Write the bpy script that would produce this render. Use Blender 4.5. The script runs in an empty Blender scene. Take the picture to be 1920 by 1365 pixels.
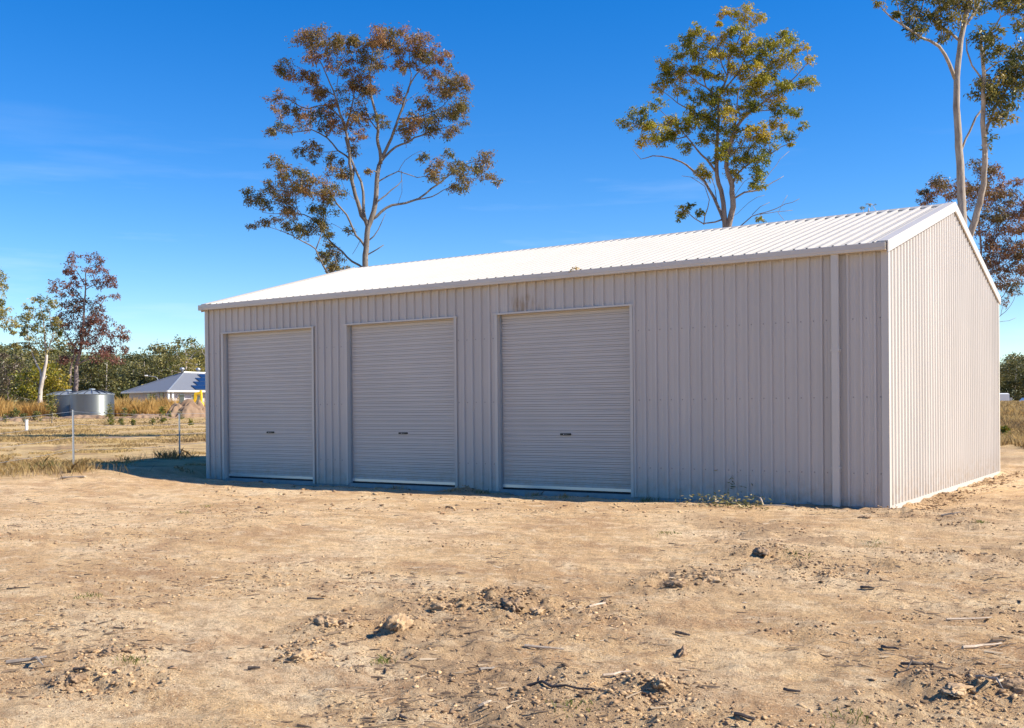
import bpy, math, random
import numpy as np
from mathutils import Vector
S = bpy.context.scene
COL = S.collection
rnd = random.Random(7)
rng = np.random.default_rng(11)

# ------------------------------------------------------------------ camera
CX, CY, CZ, YAW, PITCH, ROLL, FPX = 3.8069, -15.3275, 1.4059, -.5865, -.0059, -.009, 1972.05
def cam_axes():
    cy, sy = math.cos(YAW), math.sin(YAW)
    f = np.array([sy*math.cos(PITCH), cy*math.cos(PITCH), math.sin(PITCH)])
    r = np.array([cy, -sy, 0.]); u = np.cross(r, f)
    return f, r*math.cos(ROLL)+u*math.sin(ROLL), -r*math.sin(ROLL)+u*math.cos(ROLL)
FW, RT, UP = cam_axes()
CAM = np.array([CX, CY, CZ])
cd = bpy.data.cameras.new('camera'); co = bpy.data.objects.new('camera', cd); COL.objects.link(co)
cd.sensor_width = 36; cd.lens = FPX/1920*36; cd.shift_y = (779.016-682.5)/1920
cd.clip_start = .1; cd.clip_end = 6000
from mathutils import Matrix
co.matrix_world = Matrix(((RT[0], UP[0], -FW[0], CX), (RT[1], UP[1], -FW[1], CY), (RT[2], UP[2], -FW[2], CZ), (0, 0, 0, 1)))
S.camera = co
def at(px, py, D):            # point seen at a photograph pixel, D metres into the scene
    return CAM + D*(FW+RT*(px-960)/FPX-UP*(py-779.016)/FPX)

# ------------------------------------------------------------------ sky and sun
SUN_A, SUN_B = 1.12, .46       # shadow length per metre of height: towards -x and -y
EL = math.atan(1/math.hypot(SUN_A, SUN_B)); AZ = math.atan2(SUN_A, SUN_B)
W = bpy.data.worlds.new('World'); S.world = W; W.use_nodes = True
wn, wl = W.node_tree.nodes, W.node_tree.links
bg = wn['Background']
sky = wn.new('ShaderNodeTexSky'); sky.sky_type = 'NISHITA'; sky.sun_disc = False
sky.sun_elevation = EL; sky.sun_rotation = AZ
sky.altitude = 50; sky.air_density = 1.0; sky.dust_density = .05; sky.ozone_density = 4.5
hs = wn.new('ShaderNodeHueSaturation'); hs.inputs['Saturation'].default_value = 1.38; hs.inputs['Hue'].default_value = .51
wl.new(sky.outputs[0], hs.inputs['Color'])
tc = wn.new('ShaderNodeTexCoord'); mp = wn.new('ShaderNodeMapping'); mp.inputs['Scale'].default_value = (2.2, 2.2, 22)
mp.inputs['Rotation'].default_value = (.04, .05, .3)
wl.new(tc.outputs['Generated'], mp.inputs[0])
nz = wn.new('ShaderNodeTexNoise'); nz.inputs['Scale'].default_value = 1.6; nz.inputs['Detail'].default_value = 6; nz.inputs['Roughness'].default_value = .55
wl.new(mp.outputs[0], nz.inputs[0])
cr = wn.new('ShaderNodeValToRGB'); cr.color_ramp.elements[0].position = .55; cr.color_ramp.elements[1].position = .9
cr.color_ramp.elements[1].color = (.4, .4, .4, 1)
wl.new(nz.outputs[0], cr.inputs[0])
mx = wn.new('ShaderNodeMixRGB'); mx.inputs[2].default_value = (6.5, 7.0, 7.6, 1)
sz = wn.new('ShaderNodeSeparateXYZ'); wl.new(tc.outputs['Generated'], sz.inputs[0])
band = wn.new('ShaderNodeMapRange'); band.interpolation_type = 'SMOOTHSTEP'
for i_, v_ in enumerate((.30, .10, 0., .75)): band.inputs[i_+1].default_value = v_
wl.new(sz.outputs[2], band.inputs[0])
mu = wn.new('ShaderNodeMath'); mu.operation = 'MULTIPLY'; wl.new(cr.outputs[0], mu.inputs[0]); wl.new(band.outputs[0], mu.inputs[1])
wl.new(mu.outputs[0], mx.inputs[0]); wl.new(hs.outputs[0], mx.inputs[1]); wl.new(mx.outputs[0], bg.inputs[0])
bg.inputs[1].default_value = .106
sd = bpy.data.lights.new('sun', 'SUN'); sd.energy = 5.0; sd.angle = math.radians(.53); sd.color = (1, .91, .76)
so = bpy.data.objects.new('sun', sd); COL.objects.link(so)
so.rotation_euler = Vector((SUN_A, SUN_B, 1)).to_track_quat('Z', 'Y').to_euler()
S.view_settings.view_transform = 'Standard'; S.view_settings.look = 'None'
S.view_settings.gamma = 1; S.view_settings.exposure = .82; S.view_settings.use_curve_mapping = False
S.cycles.use_denoising = True
S.cycles.max_bounces = 6; S.cycles.transparent_max_bounces = 4

# ------------------------------------------------------------------ noise
TAB = np.random.default_rng(3).random((256, 256))
def vn(x, y, sc, seed=0):
    x = np.asarray(x)/sc+seed*17.3; y = np.asarray(y)/sc+seed*9.1
    xi = np.floor(x).astype(int); yi = np.floor(y).astype(int); fx = x-xi; fy = y-yi
    fx = fx*fx*(3-2*fx); fy = fy*fy*(3-2*fy)
    a = TAB[xi & 255, yi & 255]; b = TAB[(xi+1) & 255, yi & 255]; c = TAB[xi & 255, (yi+1) & 255]; d = TAB[(xi+1) & 255, (yi+1) & 255]
    return (a*(1-fx)+b*fx)*(1-fy)+(c*(1-fx)+d*fx)*fy-.5
def sstep(a, b, x):
    t = np.clip((x-a)/(b-a), 0, 1); return t*t*(3-2*t)

# ------------------------------------------------------------------ terrain
SL, SW, SH, SR = 14.29, 9.265, 3.6, 4.86     # shed length, width, eave, ridge
def gpt(px, py, z=0.):
    d = FW+RT*(px-960)/FPX-UP*(py-779.016)/FPX
    p = CAM+d*((z-CZ)/d[2]); return p
# churned lumps of soil: pixel, radius m, height m
LUMPS = [(630, 1172, .30, .055), (748, 1176, .26, .085), (830, 1142, .28, .05), (905, 1146, .3, .03), (972, 1144, .30, .09), (1055, 1150, .45, .05),
         (1085, 1168, .5, .03), (1428, 1037, .35, .06), (1320, 1094, .5, .07), (1255, 1100, .35, .05), (570, 1232, .14, .04), (575, 1208, .16, .03),
         (145, 1278, .18, .05), (235, 1275, .25, .03), (1700, 1055, .5, .03), (1790, 1040, .4, .03), (1890, 1290, .35, .05), (1785, 1293, .25, .04),
         (1690, 965, .5, .06), (1760, 975, .5, .06), (1850, 965, .5, .07), (885, 925, .35, .12), (1560, 1075, .4, .03), (1240, 1285, .25, .05),
         (210, 1225, .2, .03), (1900, 1050, .4, .04), (1215, 1310, .2, .04), (1670, 1345, .3, .03), (1490, 1060, .35, .03), (1830, 990, .4, .05)]
LUMPW = [(gpt(a, b), r, h) for a, b, r, h in LUMPS]
def zg(x, y, micro=True):
    x = np.asarray(x, float); y = np.asarray(y, float)
    d = np.hypot(x-3.8, y+15.3)
    k = sstep(-12, 1, x)
    de = d-5*k
    z = np.interp(de, [0, 17, 20, 24, 28, 40, 60, 90, 120, 200, 400, 4000], [0, 0, .03, .12, .16, .33, .6, 1.03, 1.27, 1.5, 1.75, 2.2])*(1-.2*k)
    z = z+.13*np.exp(-((x+16.6)/2.3)**2-((y+1.6)/1.5)**2)
    z = z+.05*vn(x, y, 5, 1)*sstep(3, 8, d)
    if micro:
        near = 1-sstep(20, 45, d)
        z = z+near*(.045*vn(x, y, 1.7, 2)+.032*vn(x*.6+y*.3, y, .5, 3)+(.018+.02*sstep(-3, 0, x))*vn(x, y, .19, 4))
        z = z+near*.5*np.abs(vn(x*.35+y*.5, y*.9-x*.5, .6, 8))*.05
        z = z+(1-sstep(9, 18, d))*(.013*vn(x, y, .075, 5)+.009*vn(x, y, .035, 6))+(1-sstep(14, 24, d))*.03*np.maximum(0, vn(x, y, .13, 7)-.12)
        # churned soil runs in bands
        churn = sstep(.03, .2, vn(x*.55+y*.83, (y*.55-x*.83)*.35, 1.3, 12))*np.maximum(sstep(-3.2, -.3, x), .8*(1-sstep(6, 7.5, d)))
        z = z+near*churn*(.03*vn(x, y, .22, 13)+.028*vn(x, y, .09, 14)+.016*vn(x, y, .045, 15))
        # wheel ruts curving across the yard
        for off in (0, 1.55):
            q = (y+6.2-off)-.045*(x+4)**2*.25+.12*x
            z = z-.028*np.exp(-(q/.16)**2)*sstep(9, 3, x)+.018*np.exp(-((q-.26)/.09)**2)
        for p, r, h in LUMPW:
            e = np.exp(-(((x-p[0])**2+(y-p[1])**2)/(r*r))**1.5)
            z = z+e*h*(.55+1.0*vn(x, y, .24, 20)+.7*vn(x, y, .1, 21)+.5*vn(x, y, .045, 22))
        z = z+(1-sstep(4, 60, d))*0
    # ground dips against the slab
    inx = sstep(-15.2, -14.4, x)*(1-sstep(.1, 1.0, x)); iny = sstep(-1.15, -.35, y)*(1-sstep(9.3, 10, y))
    edge = inx*iny
    tgt = -.085+.05*sstep(-3, -.3, x)*(1-sstep(-.2, .3, x)) + (.075*vn(x, y, .5, 30)+.05*vn(x, y, .12, 31))
    z = z*(1-edge)+np.minimum(z, tgt)*edge
    z = z+np.exp(-((x-.3)/.28)**2)*sstep(.2, 1.5, y)*(1-sstep(9.2, 10.5, y))*np.clip(.035+.16*vn(x*.5, y, 1.1, 33)+.05*vn(x, y, .16, 34), -.02, .1)
    ins = (x > -14.3)*(x < .0)*(y > .05)*(y < 9.2)
    return np.where(ins, -.2, z)
def z1(x, y): return float(zg(np.array([x]), np.array([y]))[0])
def gnd(px, py):              # where a pixel's ray meets the terrain
    d = FW+RT*(px-960)/FPX-UP*(py-779.016)/FPX
    t = np.concatenate([np.linspace(3, 40, 1500), np.linspace(40, 300, 2500)])
    P = CAM[:, None]+d[:, None]*t
    below = P[2] < zg(P[0], P[1])
    i = int(np.argmax(below)) if below.any() else len(t)-1
    p = P[:, i]; return np.array([p[0], p[1], z1(p[0], p[1])])

# ------------------------------------------------------------------ helpers
def tag(o, label=None, cat=None, group=None, kind=None):
    if label: o['label'] = label
    if cat: o['category'] = cat
    if group: o['group'] = group
    if kind: o['kind'] = kind
    return o
def empty(name, loc, label=None, cat=None, group=None, rz=0):
    o = bpy.data.objects.new(name, None); COL.objects.link(o); o.location = [float(c) for c in loc]; o.rotation_euler[2] = rz
    o.empty_display_size = .2
    return tag(o, label, cat, group)
class MB:
    def __init__(s): s.v = []; s.f = []
    def add(s, vs, fs):
        n = len(s.v); s.v += [tuple(float(c) for c in v) for v in vs]; s.f += [tuple(i+n for i in f) for f in fs]; return s
    def box(s, a, b):
        x0, y0, z0 = a; x1, y1, z1_ = b
        return s.add([(x0, y0, z0), (x1, y0, z0), (x1, y1, z0), (x0, y1, z0), (x0, y0, z1_), (x1, y0, z1_), (x1, y1, z1_), (x0, y1, z1_)],
                     [(0, 3, 2, 1), (4, 5, 6, 7), (0, 1, 5, 4), (1, 2, 6, 5), (2, 3, 7, 6), (3, 0, 4, 7)])
    def prism(s, poly, fn0, fn1):   # closed section mapped to two ends
        n = len(poly)
        return s.add([fn0(*p) for p in poly]+[fn1(*p) for p in poly],
                     [tuple(range(n))[::-1], tuple(range(n, 2*n))]+[(i, (i+1) % n, n+(i+1) % n, n+i) for i in range(n)])
    def tube(s, pts, rad, k=6, cap=True):
        pts = [np.asarray(p, float) for p in pts]; vs = []; fs = []
        ref = np.array([.3, .2, 1.]) if abs((pts[-1]-pts[0])[2]) < .8*np.linalg.norm(pts[-1]-pts[0])+1e-9 else np.array([1., .3, 0])
        for i, p in enumerate(pts):
            t = pts[min(i+1, len(pts)-1)]-pts[max(i-1, 0)]; t = t/(np.linalg.norm(t)+1e-9)
            a = np.cross(t, ref); a /= np.linalg.norm(a)+1e-9; b = np.cross(t, a)
            r = rad[i] if hasattr(rad, '__len__') else rad
            for j in range(k):
                th = 2*math.pi*j/k; vs.append(p+r*(math.cos(th)*a+math.sin(th)*b))
        for i in range(len(pts)-1):
            for j in range(k): fs.append((i*k+j, i*k+(j+1) % k, (i+1)*k+(j+1) % k, (i+1)*k+j))
        if cap: fs += [tuple(range(k))[::-1], tuple(range((len(pts)-1)*k, len(pts)*k))]
        return s.add(vs, fs)
    def lathe(s, prof, c, k=24, cap=False):
        vs = [(c[0]+r*math.cos(2*math.pi*j/k), c[1]+r*math.sin(2*math.pi*j/k), c[2]+z) for r, z in prof for j in range(k)]
        fs = [(i*k+j, i*k+(j+1) % k, (i+1)*k+(j+1) % k, (i+1)*k+j) for i in range(len(prof)-1) for j in range(k)]
        if cap: fs += [tuple(range(k))[::-1], tuple(range((len(prof)-1)*k, len(prof)*k))]
        return s.add(vs, fs)
    def mesh(s, name, m, smooth=False):
        me = bpy.data.meshes.new(name); me.from_pydata(s.v, [], s.f); me.update()
        me.materials.append(m)
        if smooth: me.polygons.foreach_set('use_smooth', [True]*len(me.polygons))
        return me
    def build(s, name, m, parent=None, smooth=False, kind=None):
        o = bpy.data.objects.new(name, s.mesh(name, m, smooth)); COL.objects.link(o)
        if parent is not None:
            o.parent = parent
        if kind: o['kind'] = kind
        return o
def npmesh(name, V, F, m, tint=None, smooth=False):
    V = np.asarray(V, np.float32); F = np.asarray(F, np.int32); k = F.shape[1]
    me = bpy.data.meshes.new(name); me.vertices.add(len(V)); me.vertices.foreach_set('co', V.ravel())
    me.loops.add(F.size); me.loops.foreach_set('vertex_index', F.ravel())
    me.polygons.add(len(F)); me.polygons.foreach_set('loop_start', np.arange(0, F.size, k, dtype=np.int32))
    try: me.polygons.foreach_set('loop_total', np.full(len(F), k, np.int32))
    except Exception: pass
    if tint is not None:
        a = me.attributes.new('tint', 'FLOAT', 'FACE'); a.data.foreach_set('value', np.asarray(tint, np.float32))
    if smooth: me.polygons.foreach_set('use_smooth', np.ones(len(F), bool))
    me.materials.append(m); me.update(calc_edges=True); me.validate()
    return me
def link(name, me, parent=None, kind=None):
    o = bpy.data.objects.new(name, me); COL.objects.link(o)
    if parent is not None: o.parent = parent
    if kind: o['kind'] = kind
    return o

# ------------------------------------------------------------------ materials
def mat(name, col, rough=.6, metal=0, spec=.5, var=.0, vscale=3, bump=0, bscale=40, col2=None, stretch=None, coat=0):
    m = bpy.data.materials.new(name); m.use_nodes = True
    n, l = m.node_tree.nodes, m.node_tree.links; b = n['Principled BSDF']
    b.inputs['Base Color'].default_value = (*col, 1); b.inputs['Roughness'].default_value = rough; b.inputs['Metallic'].default_value = metal
    b.inputs['Specular IOR Level'].default_value = spec
    if var or bump or col2:
        t = n.new('ShaderNodeTexCoord'); p = n.new('ShaderNodeMapping'); l.new(t.outputs['Object'], p.inputs[0])
        if stretch: p.inputs['Scale'].default_value = stretch
    if var or col2:
        z = n.new('ShaderNodeTexNoise'); z.inputs['Scale'].default_value = vscale; z.inputs['Detail'].default_value = 5; z.inputs['Roughness'].default_value = .6
        l.new(p.outputs[0], z.inputs[0])
        r = n.new('ShaderNodeValToRGB'); r.color_ramp.elements[0].position = .3; r.color_ramp.elements[1].position = .7
        c2 = col2 or tuple(c*(1-var) for c in col); c1 = col if col2 else tuple(min(1, c*(1+var*.5)) for c in col)
        r.color_ramp.elements[0].color = (*c2, 1); r.color_ramp.elements[1].color = (*c1, 1)
        l.new(z.outputs[0], r.inputs[0]); l.new(r.outputs[0], b.inputs['Base Color'])
    if bump:
        z2 = n.new('ShaderNodeTexNoise'); z2.inputs['Scale'].default_value = bscale; z2.inputs['Detail'].default_value = 4
        l.new(p.outputs[0], z2.inputs[0])
        bu = n.new('ShaderNodeBump'); bu.inputs['Strength'].default_value = bump; bu.inputs['Distance'].default_value = .02
        l.new(z2.outputs[0], bu.inputs['Height']); l.new(bu.outputs[0], b.inputs['Normal'])
    return m
def leafmat(name, cols, trans=.3, rough=.45):
    m = bpy.data.materials.new(name); m.use_nodes = True
    n, l = m.node_tree.nodes, m.node_tree.links; b = n['Principled BSDF']
    a = n.new('ShaderNodeAttribute'); a.attribute_name = 'tint'
    r = n.new('ShaderNodeValToRGB'); e = r.color_ramp.elements
    e[0].position = 0; e[0].color = (*cols[0], 1); e[1].position = 1; e[1].color = (*cols[-1], 1)
    for i, c in enumerate(cols[1:-1], 1): x = e.new(i/(len(cols)-1)); x.color = (*c, 1)
    l.new(a.outputs['Fac'], r.inputs[0]); l.new(r.outputs[0], b.inputs['Base Color'])
    b.inputs['Roughness'].default_value = rough; b.inputs['Specular IOR Level'].default_value = .4
    tr = n.new('ShaderNodeBsdfTranslucent'); l.new(r.outputs[0], tr.inputs[0])
    ms = n.new('ShaderNodeMixShader'); ms.inputs[0].default_value = trans
    l.new(b.outputs[0], ms.inputs[1]); l.new(tr.outputs[0], ms.inputs[2]); l.new(ms.outputs[0], n['Material Output'].inputs[0])
    return m
PAINT = (.52, .478, .438)
M_wall = mat('cream_painted_steel', PAINT, .42, spec=.45, var=.06, vscale=1.2, stretch=(1, 1, .35))
M_trim = mat('cream_painted_flashing', (.555, .51, .455), .38, spec=.5, var=.04, vscale=2)
M_roof = mat('cream_painted_roof_steel', (.43, .405, .37), .42, spec=.35, var=.05, vscale=1.5)
M_door = mat('cream_roller_door_steel', (.525, .484, .447), .42, spec=.45, var=.05, vscale=1)
M_alu = mat('brushed_aluminium', (.75, .77, .8), .3, .9)
M_rubber = mat('black_rubber', (.012, .012, .013), .7)
M_black = mat('black_plastic', (.008, .008, .009), .35)
M_print = mat('white_print', (.6, .62, .66), .5)
M_printg = mat('grey_print', (.16, .17, .19), .5)
M_conc = mat('grey_concrete', (.36, .35, .33), .85, var=.25, vscale=4, bump=.3)
M_screw = mat('screw_heads', (.30, .27, .26), .4, .3)
M_galv = mat('galvanised_steel', (.46, .49, .52), .42, .75, var=.12, vscale=6)
M_wire = mat('fence_wire', (.45, .46, .47), .4, .7)
M_tank = mat('zinc_coated_tank_steel', (.25, .275, .275), .38, .9, var=.1, vscale=2, stretch=(1, 1, .1))
M_tankroof = mat('zinc_roof_sheet', (.42, .46, .48), .45, .6, var=.08)
M_tankrib = mat('dark_roof_rib', (.06, .07, .09), .5, .3)
M_white = mat('white_paint', (.78, .78, .76), .5)
M_pvc = mat('white_plastic_pipe', (.8, .79, .74), .4)
M_hroof = mat('grey_roof_steel', (.18, .19, .215), .5, spec=.4, var=.06)
M_hwall = mat('pale_grey_render', (.45, .43, .46), .8, var=.05)
M_dark = mat('dark_opening', (.03, .033, .04), .3)
M_glass = mat('window_glass', (.03, .04, .055), .06, spec=.8)
M_solar = mat('solar_glass', (.012, .03, .085), .12, spec=.8)
M_yellow = mat('yellow_paint', (.85, .55, .015), .45)
M_tyre = mat('tyre_rubber', (.02, .02, .02), .8)
M_vent = mat('grey_vent_metal', (.4, .42, .45), .4, .6)
M_soil = mat('heaped_brown_soil', (.30, .20, .125), .95, col2=(.17, .105, .065), vscale=1.2, bump=.8, bscale=8)
M_clod = mat('dry_clod', (.56, .39, .225), .95, col2=(.28, .18, .10), vscale=9, bump=.5, bscale=60)
M_clodd = mat('dark_clod', (.40, .27, .16), .95, col2=(.16, .105, .065), vscale=12, bump=.6, bscale=60)
M_stone = mat('pale_stone', (.56, .45, .33), .85, var=.25, vscale=20, bump=.3)
M_stickd = mat('weathered_dark_wood', (.11, .085, .07), .85, col2=(.05, .04, .035), vscale=15, bump=.4, stretch=(1, 1, 1))
M_stickp = mat('bleached_wood', (.56, .46, .36), .8, col2=(.36, .28, .2), vscale=12, bump=.3)
M_stickg = mat('grey_wood', (.30, .26, .22), .85, col2=(.17, .14, .12), vscale=12, bump=.3)
def bark(name, c1, c2, sc=6): return mat(name, c1, .9, col2=c2, vscale=sc, bump=.6, bscale=25, stretch=(1, 1, .25))
M_bark1 = bark('grey_brown_bark', (.27, .235, .205), (.105, .09, .078))
M_bark2 = bark('warm_brown_bark', (.34, .27, .22), (.15, .11, .09))
M_bark3 = bark('mottled_gum_bark', (.46, .40, .34), (.21, .17, .14), 9)
M_barkp = bark('pale_gum_bark', (.62, .56, .50), (.34, .29, .25))
M_barkr = bark('grey_red_bark', (.33, .27, .25), (.16, .12, .11))
L_olive = leafmat('olive_brown_leaves', [(.07, .08, .024), (.16, .145, .042), (.27, .18, .06), (.33, .165, .08)], .4)
L_gold = leafmat('yellow_green_leaves', [(.07, .095, .014), (.19, .21, .024), (.36, .32, .03), (.50, .37, .035)], .4)
L_dkgreen = leafmat('gum_green_leaves', [(.045, .07, .02), (.11, .135, .035), (.23, .205, .05), (.36, .26, .06)], .35)
L_russet = leafmat('russet_leaves', [(.09, .085, .032), (.20, .135, .06), (.29, .145, .085), (.33, .19, .10)], .4)
L_red = leafmat('purple_red_leaves', [(.10, .08, .035), (.17, .085, .055), (.22, .088, .075), (.26, .14, .085)], .4)
L_pale = leafmat('pale_olive_leaves', [(.075, .09, .022), (.18, .18, .045), (.30, .26, .07), (.38, .31, .09)], .35)
L_bush = leafmat('bright_bush_leaves', [(.035, .06, .010), (.11, .135, .016), (.26, .235, .024), (.40, .30, .035)], .35)
L_brown = leafmat('dull_brown_leaves', [(.06, .06, .035), (.10, .085, .05), (.15, .115, .07), (.18, .14, .09)])
L_forest = leafmat('forest_leaves', [(.05, .062, .026), (.125, .13, .045), (.22, .20, .065), (.30, .24, .09)], .3)
L_straw = leafmat('straw_grass', [(.22, .145, .07), (.40, .275, .115), (.54, .385, .165), (.34, .26, .095)], .35, .7)
L_gold_grass = leafmat('tall_golden_grass', [(.36, .20, .06), (.52, .31, .09), (.62, .42, .15), (.48, .30, .10)], .4, .7)
L_green = leafmat('green_sprouts', [(.07, .10, .02), (.15, .18, .035), (.25, .25, .06)], .3, .6)
L_litter = leafmat('dead_leaf_litter', [(.05, .036, .028), (.12, .08, .052), (.26, .18, .11), (.56, .44, .30)], .1, .8)

def ground_mat():
    m = bpy.data.materials.new('dry_dirt'); m.use_nodes = True
    n, l = m.node_tree.nodes, m.node_tree.links; b = n['Principled BSDF']; b.inputs['Roughness'].default_value = .95; b.inputs['Specular IOR Level'].default_value = .15
    t = n.new('ShaderNodeTexCoord')
    def noise(sc, det=6, ro=.6, st=(1, 1, 1), rot=0, dist=0):
        p = n.new('ShaderNodeMapping'); p.inputs['Scale'].default_value = st; p.inputs['Rotation'].default_value = (0, 0, rot); l.new(t.outputs['Object'], p.inputs[0])
        z = n.new('ShaderNodeTexNoise'); z.inputs['Scale'].default_value = sc; z.inputs['Detail'].default_value = det; z.inputs['Roughness'].default_value = ro; z.inputs['Distortion'].default_value = dist
        l.new(p.outputs[0], z.inputs[0]); return z.outputs[0]
    def ramp(src, stops):
        r = n.new('ShaderNodeValToRGB'); e = r.color_ramp.elements
        e[0].position, e[0].color = stops[0][0], (*stops[0][1], 1); e[1].position, e[1].color = stops[-1][0], (*stops[-1][1], 1)
        for p_, c in stops[1:-1]: x = e.new(p_); x.color = (*c, 1)
        l.new(src, r.inputs[0]); return r.outputs[0]
    def mix(f, a, c, mode='MIX'):
        x = n.new('ShaderNodeMixRGB'); x.blend_type = mode
        for i, s_ in enumerate((f, a, c)):
            if isinstance(s_, (int, float)): x.inputs[i].default_value = s_
            elif isinstance(s_, tuple): x.inputs[i].default_value = (*s_, 1)
            else: l.new(s_, x.inputs[i])
        return x.outputs[0]
    g = lambda v: (v, v, v)
    big = ramp(noise(.38, 7, .62, (1, 1.7, 1), .5), [(.38, (.60, .37, .18)), (.5, (.82, .56, .295)), (.62, (.93, .695, .425))])
    red = mix(ramp(noise(1.1, 6, .65, (1, 1.4, 1), .9, .6), [(.5, g(0)), (.62, g(.75))]), big, (.50, .29, .15))
    c = mix(ramp(noise(2.6, 8, .7, (1, 1.6, 1), .4), [(.5, g(0)), (.64, g(.7))]), red, (.92, .73, .48))
    c = mix(ramp(noise(6, 7, .75, (1, 1.3, 1), .3, .4), [(.49, g(0)), (.6, g(.65))]), c, (.46, .28, .15))
    c = mix(ramp(noise(17, 6, .8), [(.53, g(0)), (.62, g(.6))]), c, (.40, .25, .135))
    c = mix(ramp(noise(38, 5, .75), [(.55, g(0)), (.63, g(.75))]), c, (.27, .17, .10))
    c = mix(ramp(noise(70, 4, .7), [(.55, g(0)), (.63, g(.7))]), c, (.94, .76, .49))
    c = mix(ramp(noise(95, 3, .7), [(.61, g(0)), (.66, g(.85))]), c, (.15, .10, .07))
    at_ = n.new('ShaderNodeAttribute'); at_.attribute_name = 'churn'
    c = mix(at_.outputs['Fac'], c, mix(ramp(noise(9, 6, .7), [(.35, g(0)), (.65, g(1))]), (.30, .19, .11), (.60, .41, .235)))
    # field: dead grass, bare earth and a little green
    fa = n.new('ShaderNodeAttribute'); fa.attribute_name = 'field'
    f1 = ramp(noise(.33, 8, .68, (1, 1, 1)), [(.36, (.30, .19, .11)), (.46, (.50, .345, .17)), (.54, (.62, .45, .225)), (.64, (.36, .235, .14))])
    f1 = mix(ramp(noise(.9, 7, .7), [(.56, g(0)), (.7, g(.55))]), f1, (.30, .26, .08))
    f1 = mix(ramp(noise(3.5, 7, .75), [(.5, g(0)), (.7, g(.7))]), f1, (.17, .115, .06))
    f1 = mix(ramp(noise(7, 5, .75), [(.58, g(0)), (.72, g(.6))]), f1, (.66, .52, .32))
    c = mix(fa.outputs['Fac'], c, f1)
    l.new(c, b.inputs['Base Color'])
    ad = n.new('ShaderNodeMath'); ad.operation = 'MULTIPLY_ADD'; ad.inputs[1].default_value = .5
    l.new(noise(120, 4, .7), ad.inputs[0]); l.new(noise(26, 8, .75), ad.inputs[2])
    bu = n.new('ShaderNodeBump'); bu.inputs['Strength'].default_value = 1; bu.inputs['Distance'].default_value = .045
    l.new(ad.outputs[0], bu.inputs['Height']); l.new(bu.outputs[0], b.inputs['Normal'])
    return m
M_ground = ground_mat()

# ------------------------------------------------------------------ ground sheet
def build_ground():
    r = [.6]
    while r[-1] < 3500: r.append(r[-1]+max(.0045*r[-1], min(.0011*r[-1]**2, .09*r[-1]), .012 if r[-1] > 3.3 else .25))
    r = np.array(r)
    mid = math.pi/2-YAW                      # heading of the view measured from +x
    fine = np.linspace(mid-math.radians(38), mid+math.radians(38), 820)
    coarse = np.linspace(mid+math.radians(38), mid-math.radians(38)+2*math.pi, 60)[1:-1]
    a = np.concatenate([fine, coarse]); na = len(a)
    X = 3.8+np.outer(r, np.cos(a)); Y = -15.3+np.outer(r, np.sin(a))
    Z = zg(X, Y)
    V = np.stack([X, Y, Z], -1).reshape(-1, 3)
    i, j = np.meshgrid(np.arange(len(r)-1), np.arange(na), indexing='ij'); j2 = (j+1) % na
    F = np.stack([i*na+j, (i+1)*na+j, (i+1)*na+j2, i*na+j2], -1).reshape(-1, 4)
    V = np.vstack([V, [[3.8, -15.3, z1(3.8, -15.3)]]])
    me = npmesh('ground', V, F, M_ground, smooth=True)
    x, y = V[:, 0], V[:, 1]; d = np.hypot(x-3.8, y+15.3)
    k = sstep(-8, 2, x)
    nn = 3.5*vn(x, y, 3, 40)+2.5*vn(x, y, .8, 41)
    left = sstep(21.5, 26.5, d+nn+1.2*np.clip((-x-15)/4, -1, 1.5)); right = sstep(29, 38, d+nn*1.6)
    field = left*(1-k)+right*k
    ch = np.zeros(len(V))
    for p, rr, h in LUMPW:
        ch = np.maximum(ch, np.exp(-((x-p[0])**2+(y-p[1])**2)/(rr*rr*1.5))*min(1, h*14)*(.7+.9*vn(x, y, .12, 50)))
    ch = np.maximum(ch, .75*sstep(.04, .24, vn(x*.55+y*.83, (y*.55-x*.83)*.35, 1.3, 12)+.3*vn(x, y, .3, 51)+.2*vn(x, y, .1, 53))*np.maximum(sstep(-3.2, -.3, x), .8*(1-sstep(6, 7.5, d))))
    nearwall = (1-sstep(.3, 1.1, np.abs(y+.3)))*sstep(-15, -14, x)*(1-sstep(.2, .8, x))
    ch = np.maximum(ch, nearwall*(.55+.8*vn(x, y, .25, 52)))
    for nme, arr in (('field', field), ('churn', np.clip(ch, 0, 1))):
        at_ = me.attributes.new(nme, 'FLOAT', 'POINT'); at_.data.foreach_set('value', arr.astype(np.float32))
    o = link('ground', me, kind='structure')
    return o
build_ground()

# ------------------------------------------------------------------ the shed
shed = empty('steel_shed', (0, 0, 0), 'long cream corrugated steel shed with three roller doors standing on bare dirt', 'shed')
PITCHR, TANR = .1905, (SR-SH)/(SW/2)
DOORS = [(-13.75, -11.15), (-10.21, -7.61), (-6.66, -4.05)]
DTOP = 3.075
def profile(u0, u1, phase=.15, dp=.036, hb=.026, minor=.003):      # pan-and-rib section between u0 and u1: (u, outward offset)
    pts = []
    k = math.floor(u0/PITCHR)-1
    brk = []
    while k*PITCHR < u1+PITCHR:
        c = (k+phase)*PITCHR
        brk += [(c-hb, 0), (c-.013, dp), (c+.013, dp), (c+hb, 0)]
        if minor: brk += [(c+.0675, 0), (c+.0715, minor), (c+.0775, minor), (c+.0815, 0), (c+.108, 0), (c+.112, minor), (c+.118, minor), (c+.122, 0)]
        k += 1
    us = [b[0] for b in brk]; vs_ = [b[1] for b in brk]
    f = lambda u: float(np.interp(u, us, vs_))
    return [(u0, f(u0))]+[(u, v) for u, v in brk if u0+1e-5 < u < u1-1e-5]+[(u1, f(u1))]
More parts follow.
